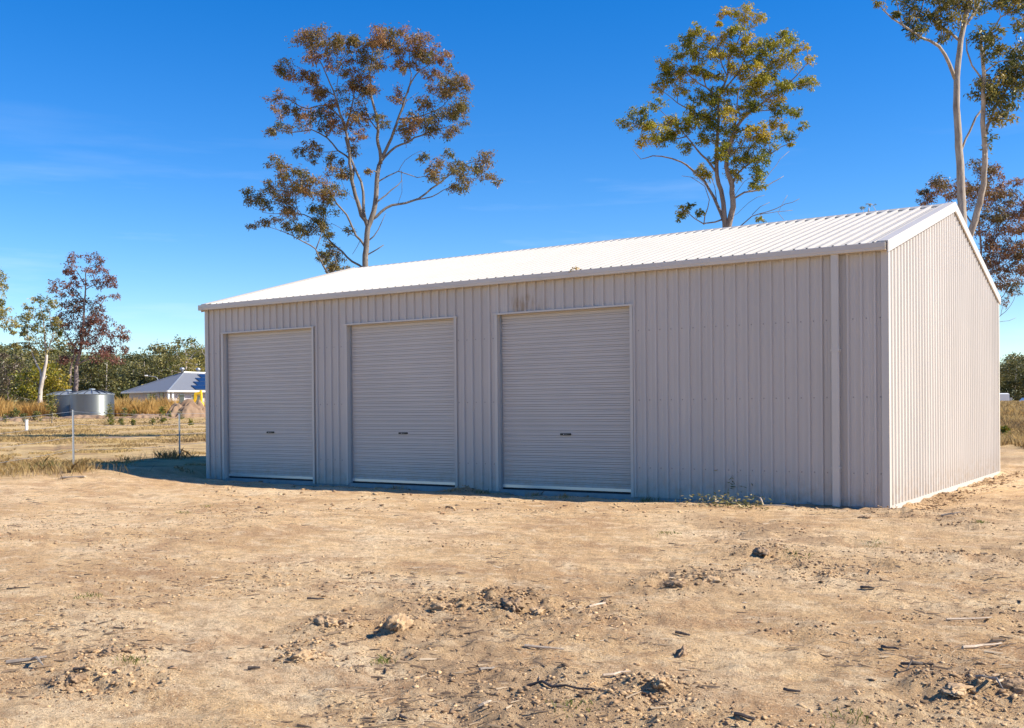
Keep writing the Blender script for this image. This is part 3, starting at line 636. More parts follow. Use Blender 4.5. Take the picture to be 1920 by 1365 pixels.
# yellow-green gum behind the right half of the roof
tree('gum_tree', 'yellow-green gum tree with a dense rounded crown behind the right half of the roof', 'tree', 38, (1130, 0, 3.0326), [
    ([(705, 2200), (702, 1600), (700, 1300), (693, 1150), (680, 1080), (655, 1000), (655, 850), (665, 680), (672, 560), (715, 440), (720, 350), (770, 250), (800, 110)], .27, .02),
    ([(715, 1330), (722, 1180), (708, 1060), (700, 900), (735, 800), (762, 720), (830, 640), (930, 560), (1050, 480), (1170, 350)], .19, .02),
    ([(690, 1300), (650, 1160), (600, 1060), (540, 980), (440, 910), (330, 880), (215, 910), (170, 850)], .12, .012),
    ([(655, 1000), (590, 910), (530, 850), (470, 780), (400, 700), (320, 620)], .08, .015), ([(665, 680), (560, 650), (470, 600), (380, 550), (300, 490)], .06, .012),
    ([(672, 560), (590, 500), (520, 460), (440, 380), (350, 360)], .06, .012), ([(672, 560), (750, 480), (800, 400), (850, 300), (1000, 230)], .06, .012),
    ([(700, 1050), (760, 990), (850, 920), (920, 890), (1010, 840), (1090, 800)], .07, .012), ([(760, 720), (770, 600), (780, 500), (850, 420)], .06, .015),
    ([(830, 640), (950, 640), (1080, 620)], .04, .012), ([(930, 560), (1050, 500), (1180, 470)], .04, .012), ([(590, 500), (560, 400), (520, 240), (530, 160)], .04, .01),
    ([(715, 440), (660, 330), (650, 220)], .04, .01), ([(800, 400), (920, 380), (1060, 330)], .04, .01), ([(470, 780), (360, 790), (240, 810)], .04, .012), ([(400, 700), (260, 720), (140, 700)], .04, .012),
    ([(735, 1140), (800, 1100), (880, 1080), (960, 1040), (1030, 1000)], .06, .012), ([(870, 1085), (930, 1000), (1010, 900), (1060, 860)], .02, .006), ([(740, 1120), (800, 1040), (860, 1000)], .015, .005),
    ([(690, 1480), (720, 1350), (770, 1290), (860, 1220), (950, 1200), (1080, 1150), (1120, 1130)], .05, .008), ([(900, 1215), (1000, 1200), (1080, 1195)], .02, .006), ([(860, 1220), (900, 1180), (950, 1150)], .02, .006), ([(740, 1240), (830, 1150), (920, 1110)], .012, .005), ([(1010, 1190), (1050, 1110)], .008, .004), ([(1000, 1200), (1030, 1250)], .012, .005),
    ([(688, 1275), (640, 1265), (570, 1275), (520, 1240), (480, 1200), (450, 1190)], .055, .015), ([(570, 1275), (600, 1130), (575, 1060), (500, 1010), (450, 1000)], .035, .006), ([(600, 1060), (545, 1020), (490, 1005)], .012, .005), ([(650, 1160), (640, 1060), (600, 960)], .03, .01)],
    [(800, 78, 66, 30), (860, 112, 46, 30), (700, 75, 32, 22), (662, 132, 13, 12), (530, 165, 36, 30), (770, 180, 56, 36), (650, 215, 50, 30), (830, 230, 50, 36), (1000, 230, 75, 38), (1040, 205, 36, 22), (920, 250, 42, 30), (500, 220, 46, 34), (450, 290, 60, 40), (560, 290, 55, 36), (640, 310, 46, 34), (700, 290, 55, 36), (780, 280, 55, 36), (860, 320, 55, 40), (940, 330, 46, 36), (1060, 330, 65, 40), (1130, 265, 32, 22), (1180, 340, 28, 18),
     (350, 365, 42, 26), (410, 400, 55, 36), (370, 440, 50, 30), (320, 490, 40, 26), (480, 420, 55, 36), (440, 500, 42, 30), (560, 400, 46, 36), (640, 420, 46, 36), (760, 400, 65, 45), (860, 420, 65, 40), (960, 400, 55, 40), (1100, 470, 75, 30), (1175, 472, 40, 26), (1020, 490, 46, 26), (900, 500, 65, 40), (980, 560, 55, 36), (820, 540, 55, 36), (620, 530, 46, 36), (540, 540, 42, 34), (880, 600, 46, 30), (1080, 620, 46, 30), (1010, 700, 46, 30), (1140, 710, 24, 18), (680, 600, 55, 36), (620, 640, 55, 40), (720, 650, 46, 36),
     (300, 590, 42, 22), (210, 640, 46, 26), (150, 702, 48, 22), (240, 690, 46, 30), (300, 740, 65, 46), (250, 810, 46, 30), (380, 720, 55, 40), (360, 790, 46, 36), (460, 690, 46, 36), (520, 720, 46, 36), (470, 830, 36, 26), (600, 790, 46, 36), (560, 670, 40, 30), (640, 730, 46, 36), (740, 820, 55, 46), (690, 860, 40, 36), (850, 760, 65, 40), (900, 720, 36, 26), (950, 820, 55, 36), (1060, 760, 36, 26), (860, 860, 55, 36), (900, 910, 42, 26), (880, 980, 42, 42), (780, 920, 46, 36), (760, 985, 46, 30), (880, 1045, 36, 30), (570, 960, 36, 36), (600, 1000, 26, 22), (640, 900, 36, 26), (1070, 815, 12, 9),
     (455, 1195, 32, 22), (440, 1235, 20, 18), (500, 1170, 18, 15), (550, 1205, 18, 18), (895, 1245, 18, 11), (800, 640, 40, 30), (740, 740, 45, 36), (520, 620, 40, 30), (700, 500, 40, 30), (1000, 620, 40, 28)],
    L_gold, M_bark2, (.11, .037), 1.9, seed=9, tint=(.32, .95), toptint=.25)

# big gum at the right edge, two stems
tree('gum_tree', 'huge mottled grey gum with two bare stems at the right edge beyond the shed', 'tree', 31, (1600, 0, 2.1313), [
    ([(447, 1690), (445, 1300), (440, 1000), (430, 800), (426, 650), (419, 500), (413, 380), (416, 300), (420, 230), (428, 150), (450, 60), (468, -30), (480, -150)], .30, .10),
    ([(446, 1300), (452, 1060), (480, 900), (512, 760), (526, 640), (523, 540), (515, 480), (514, 300), (510, 220), (508, 160)], .22, .07),
    ([(404, 325), (385, 250), (345, 180), (270, 145), (230, 125), (190, 100), (150, 70), (115, 35)], .10, .03), ([(190, 100), (178, 50), (175, 5)], .04, .02),
    ([(415, 160), (370, 110), (290, 60), (170, -5)], .07, .03), ([(440, 110), (480, 50), (510, -20), (530, -120)], .09, .03), ([(443, 605), (465, 530), (490, 470), (520, 430)], .055, .05), ([(512, 320), (480, 260), (460, 200), (452, 150)], .045, .03),
    ([(526, 530), (550, 470), (580, 400), (640, 310)], .07, .02), ([(508, 160), (560, 120), (590, 70), (655, 42)], .05, .02), ([(428, 100), (415, 40), (425, -40)], .05, .02), ([(590, 70), (575, 20)], .02, .01), ([(510, 220), (520, 150), (490, 90)], .04, .015), ([(512, 300), (580, 250), (660, 230)], .04, .015)],
    [(112, 15, 18, 10), (265, 100, 46, 36), (250, 60, 36, 26), (330, 30, 46, 26), (380, 80, 46, 30), (360, 130, 28, 26), (260, 130, 30, 22), (480, 25, 36, 34), (520, 150, 42, 36), (560, 190, 36, 22), (560, 130, 28, 26), (620, 18, 36, 18), (672, 90, 22, 28), (655, 250, 52, 42), (560, 320, 46, 40), (525, 370, 32, 46), (600, 370, 55, 46), (640, 310, 46, 36), (570, 425, 36, 36), (592, 470, 40, 30), (540, 560, 14, 36), (222, 15, 32, 18), (172, 55, 9, 9), (560, 20, 40, 25), (340, 70, 40, 22), (690, 60, 30, 40), (530, 230, 25, 20), (650, 290, 40, 40),
     (300, -60, 110, 50), (450, -90, 100, 70), (600, -60, 90, 50), (690, -10, 50, 40), (400, -20, 50, 30), (720, 200, 60, 60), (730, 300, 50, 50), (440, 15, 30, 25)],
    L_dkgreen, M_bark3, (.125, .04), 1.4, seed=14, tint=(.25, .8), toptint=-.1, depthk=.3)

# reddish gum behind the right gable
tree('gum_tree', 'spreading reddish-leaved gum behind the right gable end of the shed', 'tree', 52, (1600, 0, 2.1313), [
    ([(545, 1670), (530, 1400), (520, 1200), (512, 1050)], .24, .15), ([(512, 1060), (508, 950), (500, 800), (495, 720)], .10, .02), ([(525, 1180), (545, 1020), (580, 930), (640, 860), (700, 800)], .11, .02),
    ([(512, 950), (440, 850), (330, 770), (280, 780)], .07, .012), ([(580, 930), (570, 820), (560, 720)], .05, .012), ([(535, 1120), (600, 1060), (680, 1000)], .06, .012), ([(530, 1240), (600, 1180), (650, 1090)], .05, .012), ([(530, 1330), (590, 1260), (640, 1200), (660, 1130)], .03, .008), ([(585, 1310), (620, 1280), (650, 1270)], .02, .006), ([(590, 1260), (605, 1200)], .02, .006), ([(480, 900), (420, 800), (400, 730)], .04, .012)],
    [(280, 785, 28, 22), (320, 760, 36, 26), (370, 715, 46, 26), (300, 810, 25, 14), (500, 680, 55, 30), (560, 690, 30, 26), (650, 720, 22, 18), (600, 800, 55, 36), (500, 760, 46, 36), (440, 760, 40, 30), (550, 760, 40, 36), (640, 830, 46, 36), (600, 900, 55, 36), (520, 880, 30, 26), (660, 900, 36, 36), (640, 990, 46, 36), (570, 1000, 46, 36), (600, 1050, 65, 36), (550, 1050, 40, 26), (650, 1090, 46, 26), (590, 1130, 46, 26), (640, 1150, 36, 26), (590, 1200, 26, 22), (400, 770, 36, 26), (480, 820, 40, 26), (560, 850, 40, 30), (720, 850, 60, 50), (720, 960, 50, 50), (730, 780, 40, 30), (700, 1050, 40, 40), (540, 940, 36, 30)],
    L_russet, M_barkr, (.16, .05), 1.3, seed=21, tint=(.15, .9), spread=.9)

Z1 = (0, 460, 4.)
tree('gum_tree', 'slender gum with purple-red foliage rising behind the water tanks', 'tree', 108, Z1, [
    ([(560, 1190), (565, 1080), (570, 1000), (572, 900)], .34, .26), ([(540, 1180), (532, 1080), (530, 950), (545, 880), (560, 800)], .24, .10), ([(572, 900), (600, 800), (618, 700), (628, 560), (630, 430), (640, 300), (645, 160)], .24, .05),
    ([(575, 900), (650, 850), (740, 800), (860, 760)], .12, .04), ([(600, 800), (520, 700), (450, 590)], .12, .04), ([(622, 620), (700, 520), (800, 380)], .10, .04), ([(632, 420), (560, 330), (450, 300)], .08, .03), ([(640, 300), (560, 150), (550, 90)], .07, .03), ([(640, 330), (740, 280), (840, 260)], .07, .03), ([(642, 220), (690, 120)], .06, .03), ([(610, 750), (740, 660), (920, 640)], .09, .03), ([(560, 830), (500, 860), (450, 850)], .06, .03)],
    [(560, 72, 50, 20), (530, 140, 34, 34), (500, 190, 24, 20), (700, 92, 55, 28), (690, 180, 55, 30), (745, 150, 30, 40), (800, 220, 45, 45), (840, 275, 36, 36), (680, 270, 45, 30), (760, 310, 46, 22), (860, 382, 34, 20), (540, 215, 26, 26), (450, 300, 60, 30), (420, 335, 36, 26), (510, 350, 55, 30), (540, 400, 60, 30), (560, 290, 30, 20), (740, 400, 46, 26), (600, 450, 80, 40), (680, 470, 80, 40), (500, 480, 50, 40), (420, 570, 60, 36), (520, 550, 90, 46), (640, 560, 100, 46), (770, 540, 50, 40), (560, 650, 80, 46), (680, 660, 90, 46), (800, 620, 60, 40), (920, 640, 56, 30), (860, 700, 70, 36), (740, 750, 80, 40), (850, 790, 76, 40), (560, 760, 50, 36), (780, 840, 80, 40), (500, 860, 50, 30), (930, 780, 32, 22), (450, 850, 46, 26), (880, 870, 46, 24), (640, 740, 40, 30), (930, 700, 40, 20), (700, 580, 60, 40)],
    L_red, M_barkr, (.28, .105), .95, seed=31, tint=(.15, .9), spread=1.4, twig=.04, ck=1.35, rk=.75)
tree('gum_tree', 'pale-barked gum with thin olive foliage left of the purple-red tree', 'tree', 98, Z1, [
    ([(300, 1200), (302, 1100), (312, 1040), (330, 960), (345, 880), (350, 820)], .26, .14), ([(304, 1070), (308, 980), (290, 920), (272, 890)], .14, .08), ([(347, 850), (332, 700), (320, 550), (300, 430)], .12, .03), ([(275, 895), (240, 800), (210, 700), (200, 600)], .08, .03), ([(350, 820), (370, 740), (390, 640), (360, 480)], .07, .03), ([(312, 1040), (335, 1010), (350, 980)], .05, .03)],
    [(262, 412, 36, 26), (330, 400, 40, 26), (220, 460, 34, 26), (360, 452, 46, 36), (250, 520, 70, 36), (180, 535, 34, 34), (330, 545, 55, 36), (220, 600, 60, 40), (300, 620, 55, 36), (380, 690, 50, 36), (200, 680, 46, 36), (280, 720, 55, 36), (130, 742, 36, 22), (180, 750, 36, 22), (260, 790, 55, 36), (330, 770, 55, 30), (392, 770, 34, 22), (440, 640, 26, 26), (390, 600, 30, 30), (410, 430, 30, 30), (160, 640, 26, 30), (430, 560, 26, 26), (100, 745, 20, 14)],
    L_pale, M_barkp, (.26, .095), .85, seed=33, tint=(.1, .8), spread=1.2, twig=.04, ck=1.3, rk=.85)
tree('gum_tree', 'gum tree cut off by the left edge of the view with drooping olive foliage', 'tree', 85, Z1, [
    ([(-90, 1220), (-90, 1000), (-80, 800), (-60, 600)], .25, .12), ([(-60, 620), (-20, 400), (0, 260)], .09, .03), ([(-70, 700), (0, 560), (80, 560)], .08, .03), ([(-60, 600), (-100, 400), (-90, 250)], .09, .03)],
    [(8, 240, 40, 22), (18, 310, 22, 26), (10, 430, 26, 22), (40, 490, 36, 26), (20, 540, 46, 26), (70, 560, 46, 26), (112, 590, 22, 26), (30, 610, 40, 22), (92, 650, 22, 14), (-60, 400, 70, 60), (-90, 280, 70, 50), (-110, 540, 70, 60), (-40, 200, 50, 30), (-30, 500, 40, 40)],
    L_pale, M_barkp, (.24, .085), .85, seed=35, tint=(.15, .85), spread=1.2, twig=.04)
tree('shrub', 'dense bright yellow-green rounded bush behind the pale gum trunk', 'shrub', 101, Z1, [([(300, 1180), (310, 1100), (320, 1050)], .2, .1), ([(315, 1080), (380, 1000), (440, 950)], .08, .03), ([(315, 1080), (250, 1020), (200, 980)], .08, .03)],
    [(380, 945, 80, 50), (455, 1000, 55, 55), (300, 965, 80, 50), (200, 990, 80, 56), (130, 1055, 56, 46), (300, 1050, 90, 50), (420, 1080, 80, 46), (200, 1110, 90, 40), (380, 1020, 70, 50), (480, 1070, 40, 50), (310, 1130, 90, 36), (430, 1140, 60, 30), (120, 1120, 50, 30)],
    L_bush, M_bark1, (.26, .15), .9, seed=37, tint=(.1, .9), spread=1.6, droop=.2, twig=.04)
tree('shrub', 'dull brown scrubby thicket at the far left behind the golden grass', 'shrub', 118, Z1, [([(60, 1160), (60, 1080), (70, 1000)], .15, .08), ([(65, 1040), (30, 900), (30, 820)], .06, .02), ([(65, 1040), (120, 900), (130, 830)], .06, .02)],
    [(100, 905, 80, 36), (60, 970, 80, 46), (20, 900, 56, 46), (80, 1030, 60, 40), (30, 822, 26, 16), (130, 830, 36, 16), (-40, 960, 80, 60), (-30, 1060, 80, 60), (60, 1090, 80, 40), (160, 960, 40, 40)],
    L_brown, M_barkr, (.30, .14), .6, seed=39, tint=(.1, .9), spread=1.6, twig=.04)
tree('gum_tree', 'rounded olive-green gum standing above the grey house roof beside the shed', 'tree', 160, Z1, [
    ([(1400, 1180), (1398, 1050), (1395, 950), (1395, 820)], .34, .15), ([(1396, 900), (1330, 820), (1310, 760)], .14, .05), ([(1396, 880), (1480, 800), (1540, 770)], .14, .05), ([(1395, 830), (1380, 760), (1370, 720)], .1, .05)],
    [(1370, 718, 60, 22), (1440, 735, 55, 34), (1320, 750, 34, 26), (1300, 825, 60, 36), (1400, 795, 66, 40), (1500, 790, 56, 36), (1550, 830, 46, 40), (1260, 850, 40, 30), (1350, 880, 86, 46), (1480, 880, 76, 46), (1560, 900, 60, 46), (1280, 920, 50, 40), (1420, 950, 80, 36), (1520, 960, 60, 36), (1620, 860, 60, 50)],
    L_pale, M_barkp, (.42, .19), .7, seed=41, tint=(.0, .6), spread=2.2, droop=.3, twig=.06)
tree('gum_tree', 'far gum whose thin top just shows over the roof ridge', 'tree', 60, (1600, 0, 2.1313), [([(60, 1640), (62, 1200), (64, 900), (62, 830)], .2, .04), ([(64, 900), (40, 850), (38, 828)], .04, .015), ([(64, 900), (90, 850), (75, 815)], .04, .015)],
    [(38, 830, 10, 4), (72, 815, 13, 3), (60, 850, 14, 6), (60, 900, 50, 30)], L_pale, M_barkp, (.13, .035), .16, seed=43, tint=(.1, .7))

# ------------------------------------------------------------------ the wood on the horizon: single trees
def forest_tree(seed, h=15.):
    r = np.random.default_rng(seed); mb = MB()
    bend = r.normal(size=2)*.5
    tr = [np.array([bend[0]*(t*t), bend[1]*t*t, h*.9*t]) for t in np.linspace(0, 1, 6)]
    mb.tube(tr, np.linspace(.26, .06, 6), 5)
    LV = []; LT = []
    for k in range(26):
        t = r.uniform(.28, 1.0)**.8; R = (1.15-abs(t-.68)*1.3)*3.3*r.uniform(.35, 1)
        th = r.uniform(0, 6.28); c = np.array([R*math.cos(th), R*math.sin(th), h*t])
        if k % 3 == 0: mb.tube([np.array([0, 0, max(1, h*t-2)]), c], [.08, .03], 3, False)
        n = 70; P = c+r.normal(size=(n, 3))*np.array([.85, .85, .6]); V, _ = leaf_geo(P, .62, .34, .3, r=r); LV.append(V)
        LT.append(np.clip(r.uniform(.05, .8)+r.normal(size=n)*.15, 0, 1))
    V = np.concatenate(LV)
    return mb.mesh('trunk', M_barkp, True), npmesh('crown', V, np.arange(len(V)).reshape(-1, 4), L_forest, np.concatenate(LT))
PROTO = [forest_tree(s) for s in range(60, 66)]
def plant(px, D, h, lab, grp):
    p = at(px, 770, D); z = z1(p[0], p[1]); tm, cm = PROTO[rnd.randrange(6)]
    t = empty('forest_tree', (p[0], p[1], z-.1), lab, 'tree', grp, rnd.uniform(0, 6.28)); s = h/15; w = s*rnd.uniform(.9, 1.35); t.scale = (w, w, s)
    link('trunk', tm, t); link('crown', cm, t)
for i in range(92):
    px = -70+(i+rnd.random())*5.6; row = i % 3; D = (205, 240, 285)[row]+rnd.uniform(-12, 12)
    top = 667+rnd.gauss(0, 9)+(8 if 225 < px < 300 else 0)-(row == 2)*4
    plant(px, D, max(8, (774-top)*D/FPX-.3), 'distant olive-green gum in the dense wood on the left horizon', 'gums of the wood on the left horizon')
for i in range(48):
    px = 1690+(i+rnd.random())*7.5; D = (315, 345)[i % 2]+rnd.uniform(-15, 15); top = 684+rnd.uniform(-14, 14)-(8 if 1895 < px < 1935 else 0)
    plant(px, D, (759-top)*D/FPX, 'distant dark gum in the wood behind the low white building', 'gums of the wood on the right horizon')

def undergrowth(n, x0, x1, D0, D1, h, seed, label):
    r = np.random.default_rng(seed); px = r.uniform(x0, x1, n); D = r.uniform(D0, D1, n); P = CAM[None]+D[:, None]*(FW[None]+RT[None]*((px-960)/FPX)[:, None])
    X, Y = P[:, 0], P[:, 1]; hh = h*(.7+1.2*vn(X, Y, 7, seed)+.8*vn(X, Y, 2.5, seed+1)); Z = zg(X, Y, False)+np.maximum(hh, .3)*r.random(n)**.8
    V, _ = leaf_geo(np.stack([X, Y, Z], 1), .75, .42, .15, r=r); t = np.clip(.35+.9*vn(X, Y, 5, seed+2)+r.normal(size=n)*.15, 0, 1)
    tag(link('undergrowth', npmesh('undergrowth', V, np.arange(4*n).reshape(-1, 4), L_forest, t)), label, 'undergrowth', kind='stuff')
undergrowth(26000, -140, 470, 190, 215, 5.5, 90, 'dark scrubby undergrowth at the foot of the left wood')
undergrowth(18000, 1690, 2080, 300, 325, 4.5, 91, 'dark scrubby undergrowth at the foot of the right wood')

# ------------------------------------------------------------------ water tanks
def tank(px, D, label, seed):
    p = at(px, 770, D); z = z1(p[0], p[1]); z = CZ+(774-783)*90/FPX
    R = 39*90/FPX; Hh = 44*90/FPX; rise = 7*90/FPX
    t = empty('water_tank', (p[0], p[1], z), label, 'water tank', 'corrugated water tanks')
    mb = MB(); prof = []; n = 28
    for i in range(n*4+1):
        zz_ = Hh*i/(n*4); prof.append((R+.013*math.sin(i*math.pi/2), zz_))
    mb.lathe(prof, (0, 0, 0), 72); mb.build('tank_wall', M_tank, t, True)
    mb = MB(); mb.lathe([(R+.05, Hh-.02), (R+.05, Hh+.02), (R*.72, Hh+rise*.55), (R*.4, Hh+rise*.88), (.25, Hh+rise), (.02, Hh+rise)], (0, 0, 0), 48); roof = mb.build('tank_roof', M_tankroof, t)
    for k in range(18):
        a = 2*math.pi*(k+.3)/18; f = lambda r_, z_, w: [(r_*math.cos(a)-s*w*math.sin(a), r_*math.sin(a)+s*w*math.cos(a), z_) for s in (-1, 1)]
        mb = MB(); pr = [(R+.05, Hh+.02), (R*.72, Hh+rise*.55), (R*.4, Hh+rise*.88), (.25, Hh+rise)]
        vs = []
        for r_, z_ in pr: vs += f(r_, z_, .022)+f(r_, z_+.07, .022)
        fs = []
        for i in range(3): b = 4*i; fs += [(b+2, b+3, b+7, b+6), (b, b+2, b+6, b+4), (b+1, b+5, b+7, b+3)]
        mb.add(vs, fs); mb.build('roof_rib', M_tankrib, roof)
    MB().lathe([(.26, Hh+rise-.02), (.26, Hh+rise+.16), (.02, Hh+rise+.2)], (0, 0, 0), 12).build('hatch', M_tankroof, roof)
    q = at(px-38, 777, D-R*.6)-np.array([p[0], p[1], z])
    MB().tube([q+np.array([0, 0, -.3]), q, q+RT*.35], .14, 8).build('outlet_pipe', M_pvc, t)
    MB().lathe([(R+.25, -.9), (R+.12, -.01), (.02, -.005)], (0, 0, 0), 24).build('tank_base', M_soil, t)
tank(173, 90, 'front galvanised water tank lit with a bright vertical sheen', 1)
tank(129, 92.9, 'rear galvanised water tank partly hidden and shaded by the front one', 2)

# ------------------------------------------------------------------ earth banks, spoil heap
def heap(name, label, cat, cpx, D, wpx, hgt, dep, seed, m, ang=0., base=None, n=60, rough=.25):
    p = at(cpx, 770, D); z = z1(p[0], p[1]) if base is None else base
    w = wpx*D/FPX/2; r = np.linspace(-1.15, 1.15, n); X, Y = np.meshgrid(r, np.linspace(-1.15, 1.15, max(16, n//2)), indexing='ij')
    rad = np.hypot(X, Y)+.22*vn(X*3, Y*3, 1, seed); h = hgt*np.clip(1-rad**1.6, -.15, 1)*(.8+.9*vn(X*w, Y*dep, .9, seed+1))+rough*hgt*vn(X*w, Y*dep, .28, seed+2)*(rad < 1)
    P = RT[None, None, :2]*(X*w)[..., None]+FH[None, None, :2]*(Y*dep)[..., None]
    V = np.concatenate([P, h[..., None]-.05], -1).reshape(-1, 3); b = X.shape[1]
    i, j = np.meshgrid(np.arange(X.shape[0]-1), np.arange(b-1), indexing='ij'); F = np.stack([i*b+j, (i+1)*b+j, (i+1)*b+j+1, i*b+j+1], -1).reshape(-1, 4)
    o = link(name, npmesh(name, V, F, m, smooth=True)); o.location = (p[0], p[1], z); return tag(o, label, cat)
heap('dirt_mound', 'brown heap of excavated soil in front of the yellow digger beside the shed', 'mound', 354, 84, 84, 2.35, 2.6, 3, M_soil, n=90)
heap('dirt_bank', 'long low bank of brown soil running in front of the water tanks', 'bank', 150, 80, 175, .38, 1.2, 7, M_soil, n=120, rough=.5)
heap('dirt_bank', 'low brown soil bank at the far left behind the white marker pipe', 'bank', 20, 72, 150, .4, 1.0, 9, M_soil, n=100, rough=.5)
heap('dirt_bank', 'rubble-strewn soil bank between the tanks and the soil heap', 'bank', 275, 80, 120, .34, 1.2, 13, M_soil, n=110, rough=.7)

# ------------------------------------------------------------------ house
hz0 = 1.2
Nn = at(315, 770, 113); U2 = -.749*RT+.663*FH; V2 = .663*RT+.749*FH
U2 = np.array([U2[0], U2[1], 0]); U2 /= np.linalg.norm(U2); V2 = np.array([U2[1], -U2[0], 0]); V2 = V2 if V2@RT > 0 else -V2
house = empty('house', (Nn[0], Nn[1], hz0), 'low grey-roofed house with solar panels half hidden behind the shed', 'house')
def hp(u, v, z): q = U2*u+V2*v; return (q[0], q[1], z)
HE, HW, HL, HR = 2.5, 9.9, 18., 2.23
def hbox(u0, u1, v0, v1, z0, z1_):
    return MB().add([hp(u, v, z) for z in (z0, z1_) for u, v in ((u0, v0), (u1, v0), (u1, v1), (u0, v1))], [(0, 3, 2, 1), (4, 5, 6, 7), (0, 1, 5, 4), (1, 2, 6, 5), (2, 3, 7, 6), (3, 0, 4, 7)])
h2 = HW/2
mb = MB(); mb.add([hp(0, 0, HE), hp(HW, 0, HE), hp(HW, HL, HE), hp(0, HL, HE), hp(h2, h2, HE+HR), hp(h2, HL-h2, HE+HR)], [(0, 1, 4), (1, 2, 5, 4), (2, 3, 5), (3, 0, 4, 5), (0, 3, 2, 1)])
hroof = mb.build('roof', M_hroof, house)
for a, b in ((hp(0, 0, HE+.02), hp(h2, h2, HE+HR+.02)), (hp(HW, 0, HE+.02), hp(h2, h2, HE+HR+.02)), (hp(h2, h2, HE+HR+.02), hp(h2, HL-h2, HE+HR+.02))):
    MB().tube([a, b], .07, 5).build('ridge_capping', M_vent, hroof)
for nm, (u0, u1, v0, v1) in dict(front=(-.09, -.01, 0, HL), side=(0, HW, -.09, -.01)).items():
    hbox(u0, u1, v0, v1, HE-.1, HE+.07).build('gutter', M_white, hroof)
hbox(.6, HW-.6, .6, 6, -.6, HE-.02).build('wall', M_hwall, house)
hbox(1.6, HW-.6, 6, HL-.6, -.6, HE-.02).build('wall', M_hwall, house)
hbox(.02, .16, 6.2, HL-.5, -.6, HE-.03).build('wall', M_hwall, house)
for u in (1.9, 4.6): hbox(u, u+.55, .52, .61, .5, 2.3).build('window', M_glass, house)
hbox(2.6, 3.4, .50, .61, -.5, 2.35).build('wall_pier', M_hwall, house)
for v, w, zz0 in ((1.5, .8, 1.0), (3.2, 1.1, .9), (4.9, .7, .3)):
    f = hbox(.5, .61, v, v+w, zz0, 2.2).build('window', M_white, house); hbox(.46, .51, v+.06, v+w-.06, zz0+.06, 2.14).build('pane', M_glass, f)
for u, v in ((.15, .12), (.15, .62)): hbox(u, u+.2, v, v+.2, -.6, HE-.1).build('porch_post', M_white, house)
slope = HR/h2
for row in range(4):
    for k in range(4):
        u0 = .35+row*1.02; v0 = 3.6+row*.9+k*1.68; off = .10
        q = [(u0, v0), (u0, v0+1.62), (u0+.96, v0+1.62), (u0+.96, v0)]
        MB().add([hp(a, b, HE+a*slope+off) for a, b in q]+[hp(a, b, HE+a*slope+off-.05) for a, b in q], [(0, 1, 2, 3), (7, 6, 5, 4)]+[(i, i+4, (i+1) % 4+4, (i+1) % 4) for i in range(4)]).build('solar_panel', M_solar, house)
for v in (h2-.15, h2+1.9):
    c = hp(h2+.1, v, HE+HR-.05); vt = MB().lathe([(.13, 0), (.13, .28), (.24, .32), (.29, .45), (.24, .58), (.05, .66)], c, 12, True).build('roof_vent', M_vent, house, True)

# street light behind the house
p = at(297, 770, 150); sl = empty('street_lamp', (p[0], p[1], z1(p[0], p[1])), 'grey street lamp with a curved arm rising behind the house roof', 'street lamp')
zt = CZ+(773-712)*150/FPX-sl.location[2]
MB().tube([(0, 0, 0), (0, 0, zt)], [.1, .07], 8).build('pole', M_galv, sl)
arm = [np.array([0, 0, zt])]+[(-RT*(297-x)*150/FPX+np.array([0, 0, zt+(712-y)*150/FPX])) for x, y in ((295, 708), (291, 706), (282, 705), (276, 704))]
MB().tube(crm(arm, .2), .05, 6).build('arm', M_galv, sl)
MB().tube([arm[-1]+RT*.1, arm[-1]-RT*.3], [.12, .09], 6).build('lamp_head', M_white, sl)

# yellow digger behind the soil heap
p = at(386, 770, 98); ez = z1(p[0], p[1]); ex = empty('excavator', (p[0], p[1], ez), 'yellow excavator arm and bucket showing over the soil heap next to the shed', 'excavator')
sc = 98/FPX
def el(px, py, dy=0): q = at(px, py, 98)-np.array([p[0], p[1], ez]); return q+FH*dy
def plate(pts, th, nm, m):
    mb = MB(); mb.prism(pts, lambda x, y: el(x, y, -th/2), lambda x, y: el(x, y, th/2)); return mb.build(nm, m, ex)
plate([(360, 758), (364.6, 748), (365, 738), (367, 735.4), (374.6, 734.6), (376.4, 731.6), (378, 732), (378, 737), (375.6, 739), (369.4, 740), (368.4, 749), (364, 758)], .4, 'boom', M_yellow)
plate([(376.2, 734), (378.2, 734), (379.2, 750), (377.6, 756), (376.4, 750)], .3, 'stick', M_yellow)
plate([(376, 754), (380, 754), (381, 762), (377, 766), (373, 763)], .7, 'bucket', M_yellow)
MB().tube([el(369, 741), el(376.5, 742)], .05, 6).build('ram', M_galv, ex)
plate([(334, 757), (334, 766), (362, 766), (364, 760), (356, 757)], 1.7, 'body', M_yellow)
plate([(346, 753), (345, 757), (352, 757), (352, 755), (347.5, 755)], .6, 'seat', M_black)
for s in (-1, 1):
    mb = MB(); pts = [(336+3.5*math.cos(t), 770+4*math.sin(t)) for t in np.linspace(math.pi/2, 1.5*math.pi, 6)]+[(360+3.5*math.cos(t), 770+4*math.sin(t)) for t in np.linspace(-math.pi/2, math.pi/2, 6)]
    mb.prism(pts, lambda x, y: el(x, y, s*.75-.22), lambda x, y: el(x, y, s*.75+.22)); mb.build('track', M_tyre, ex)

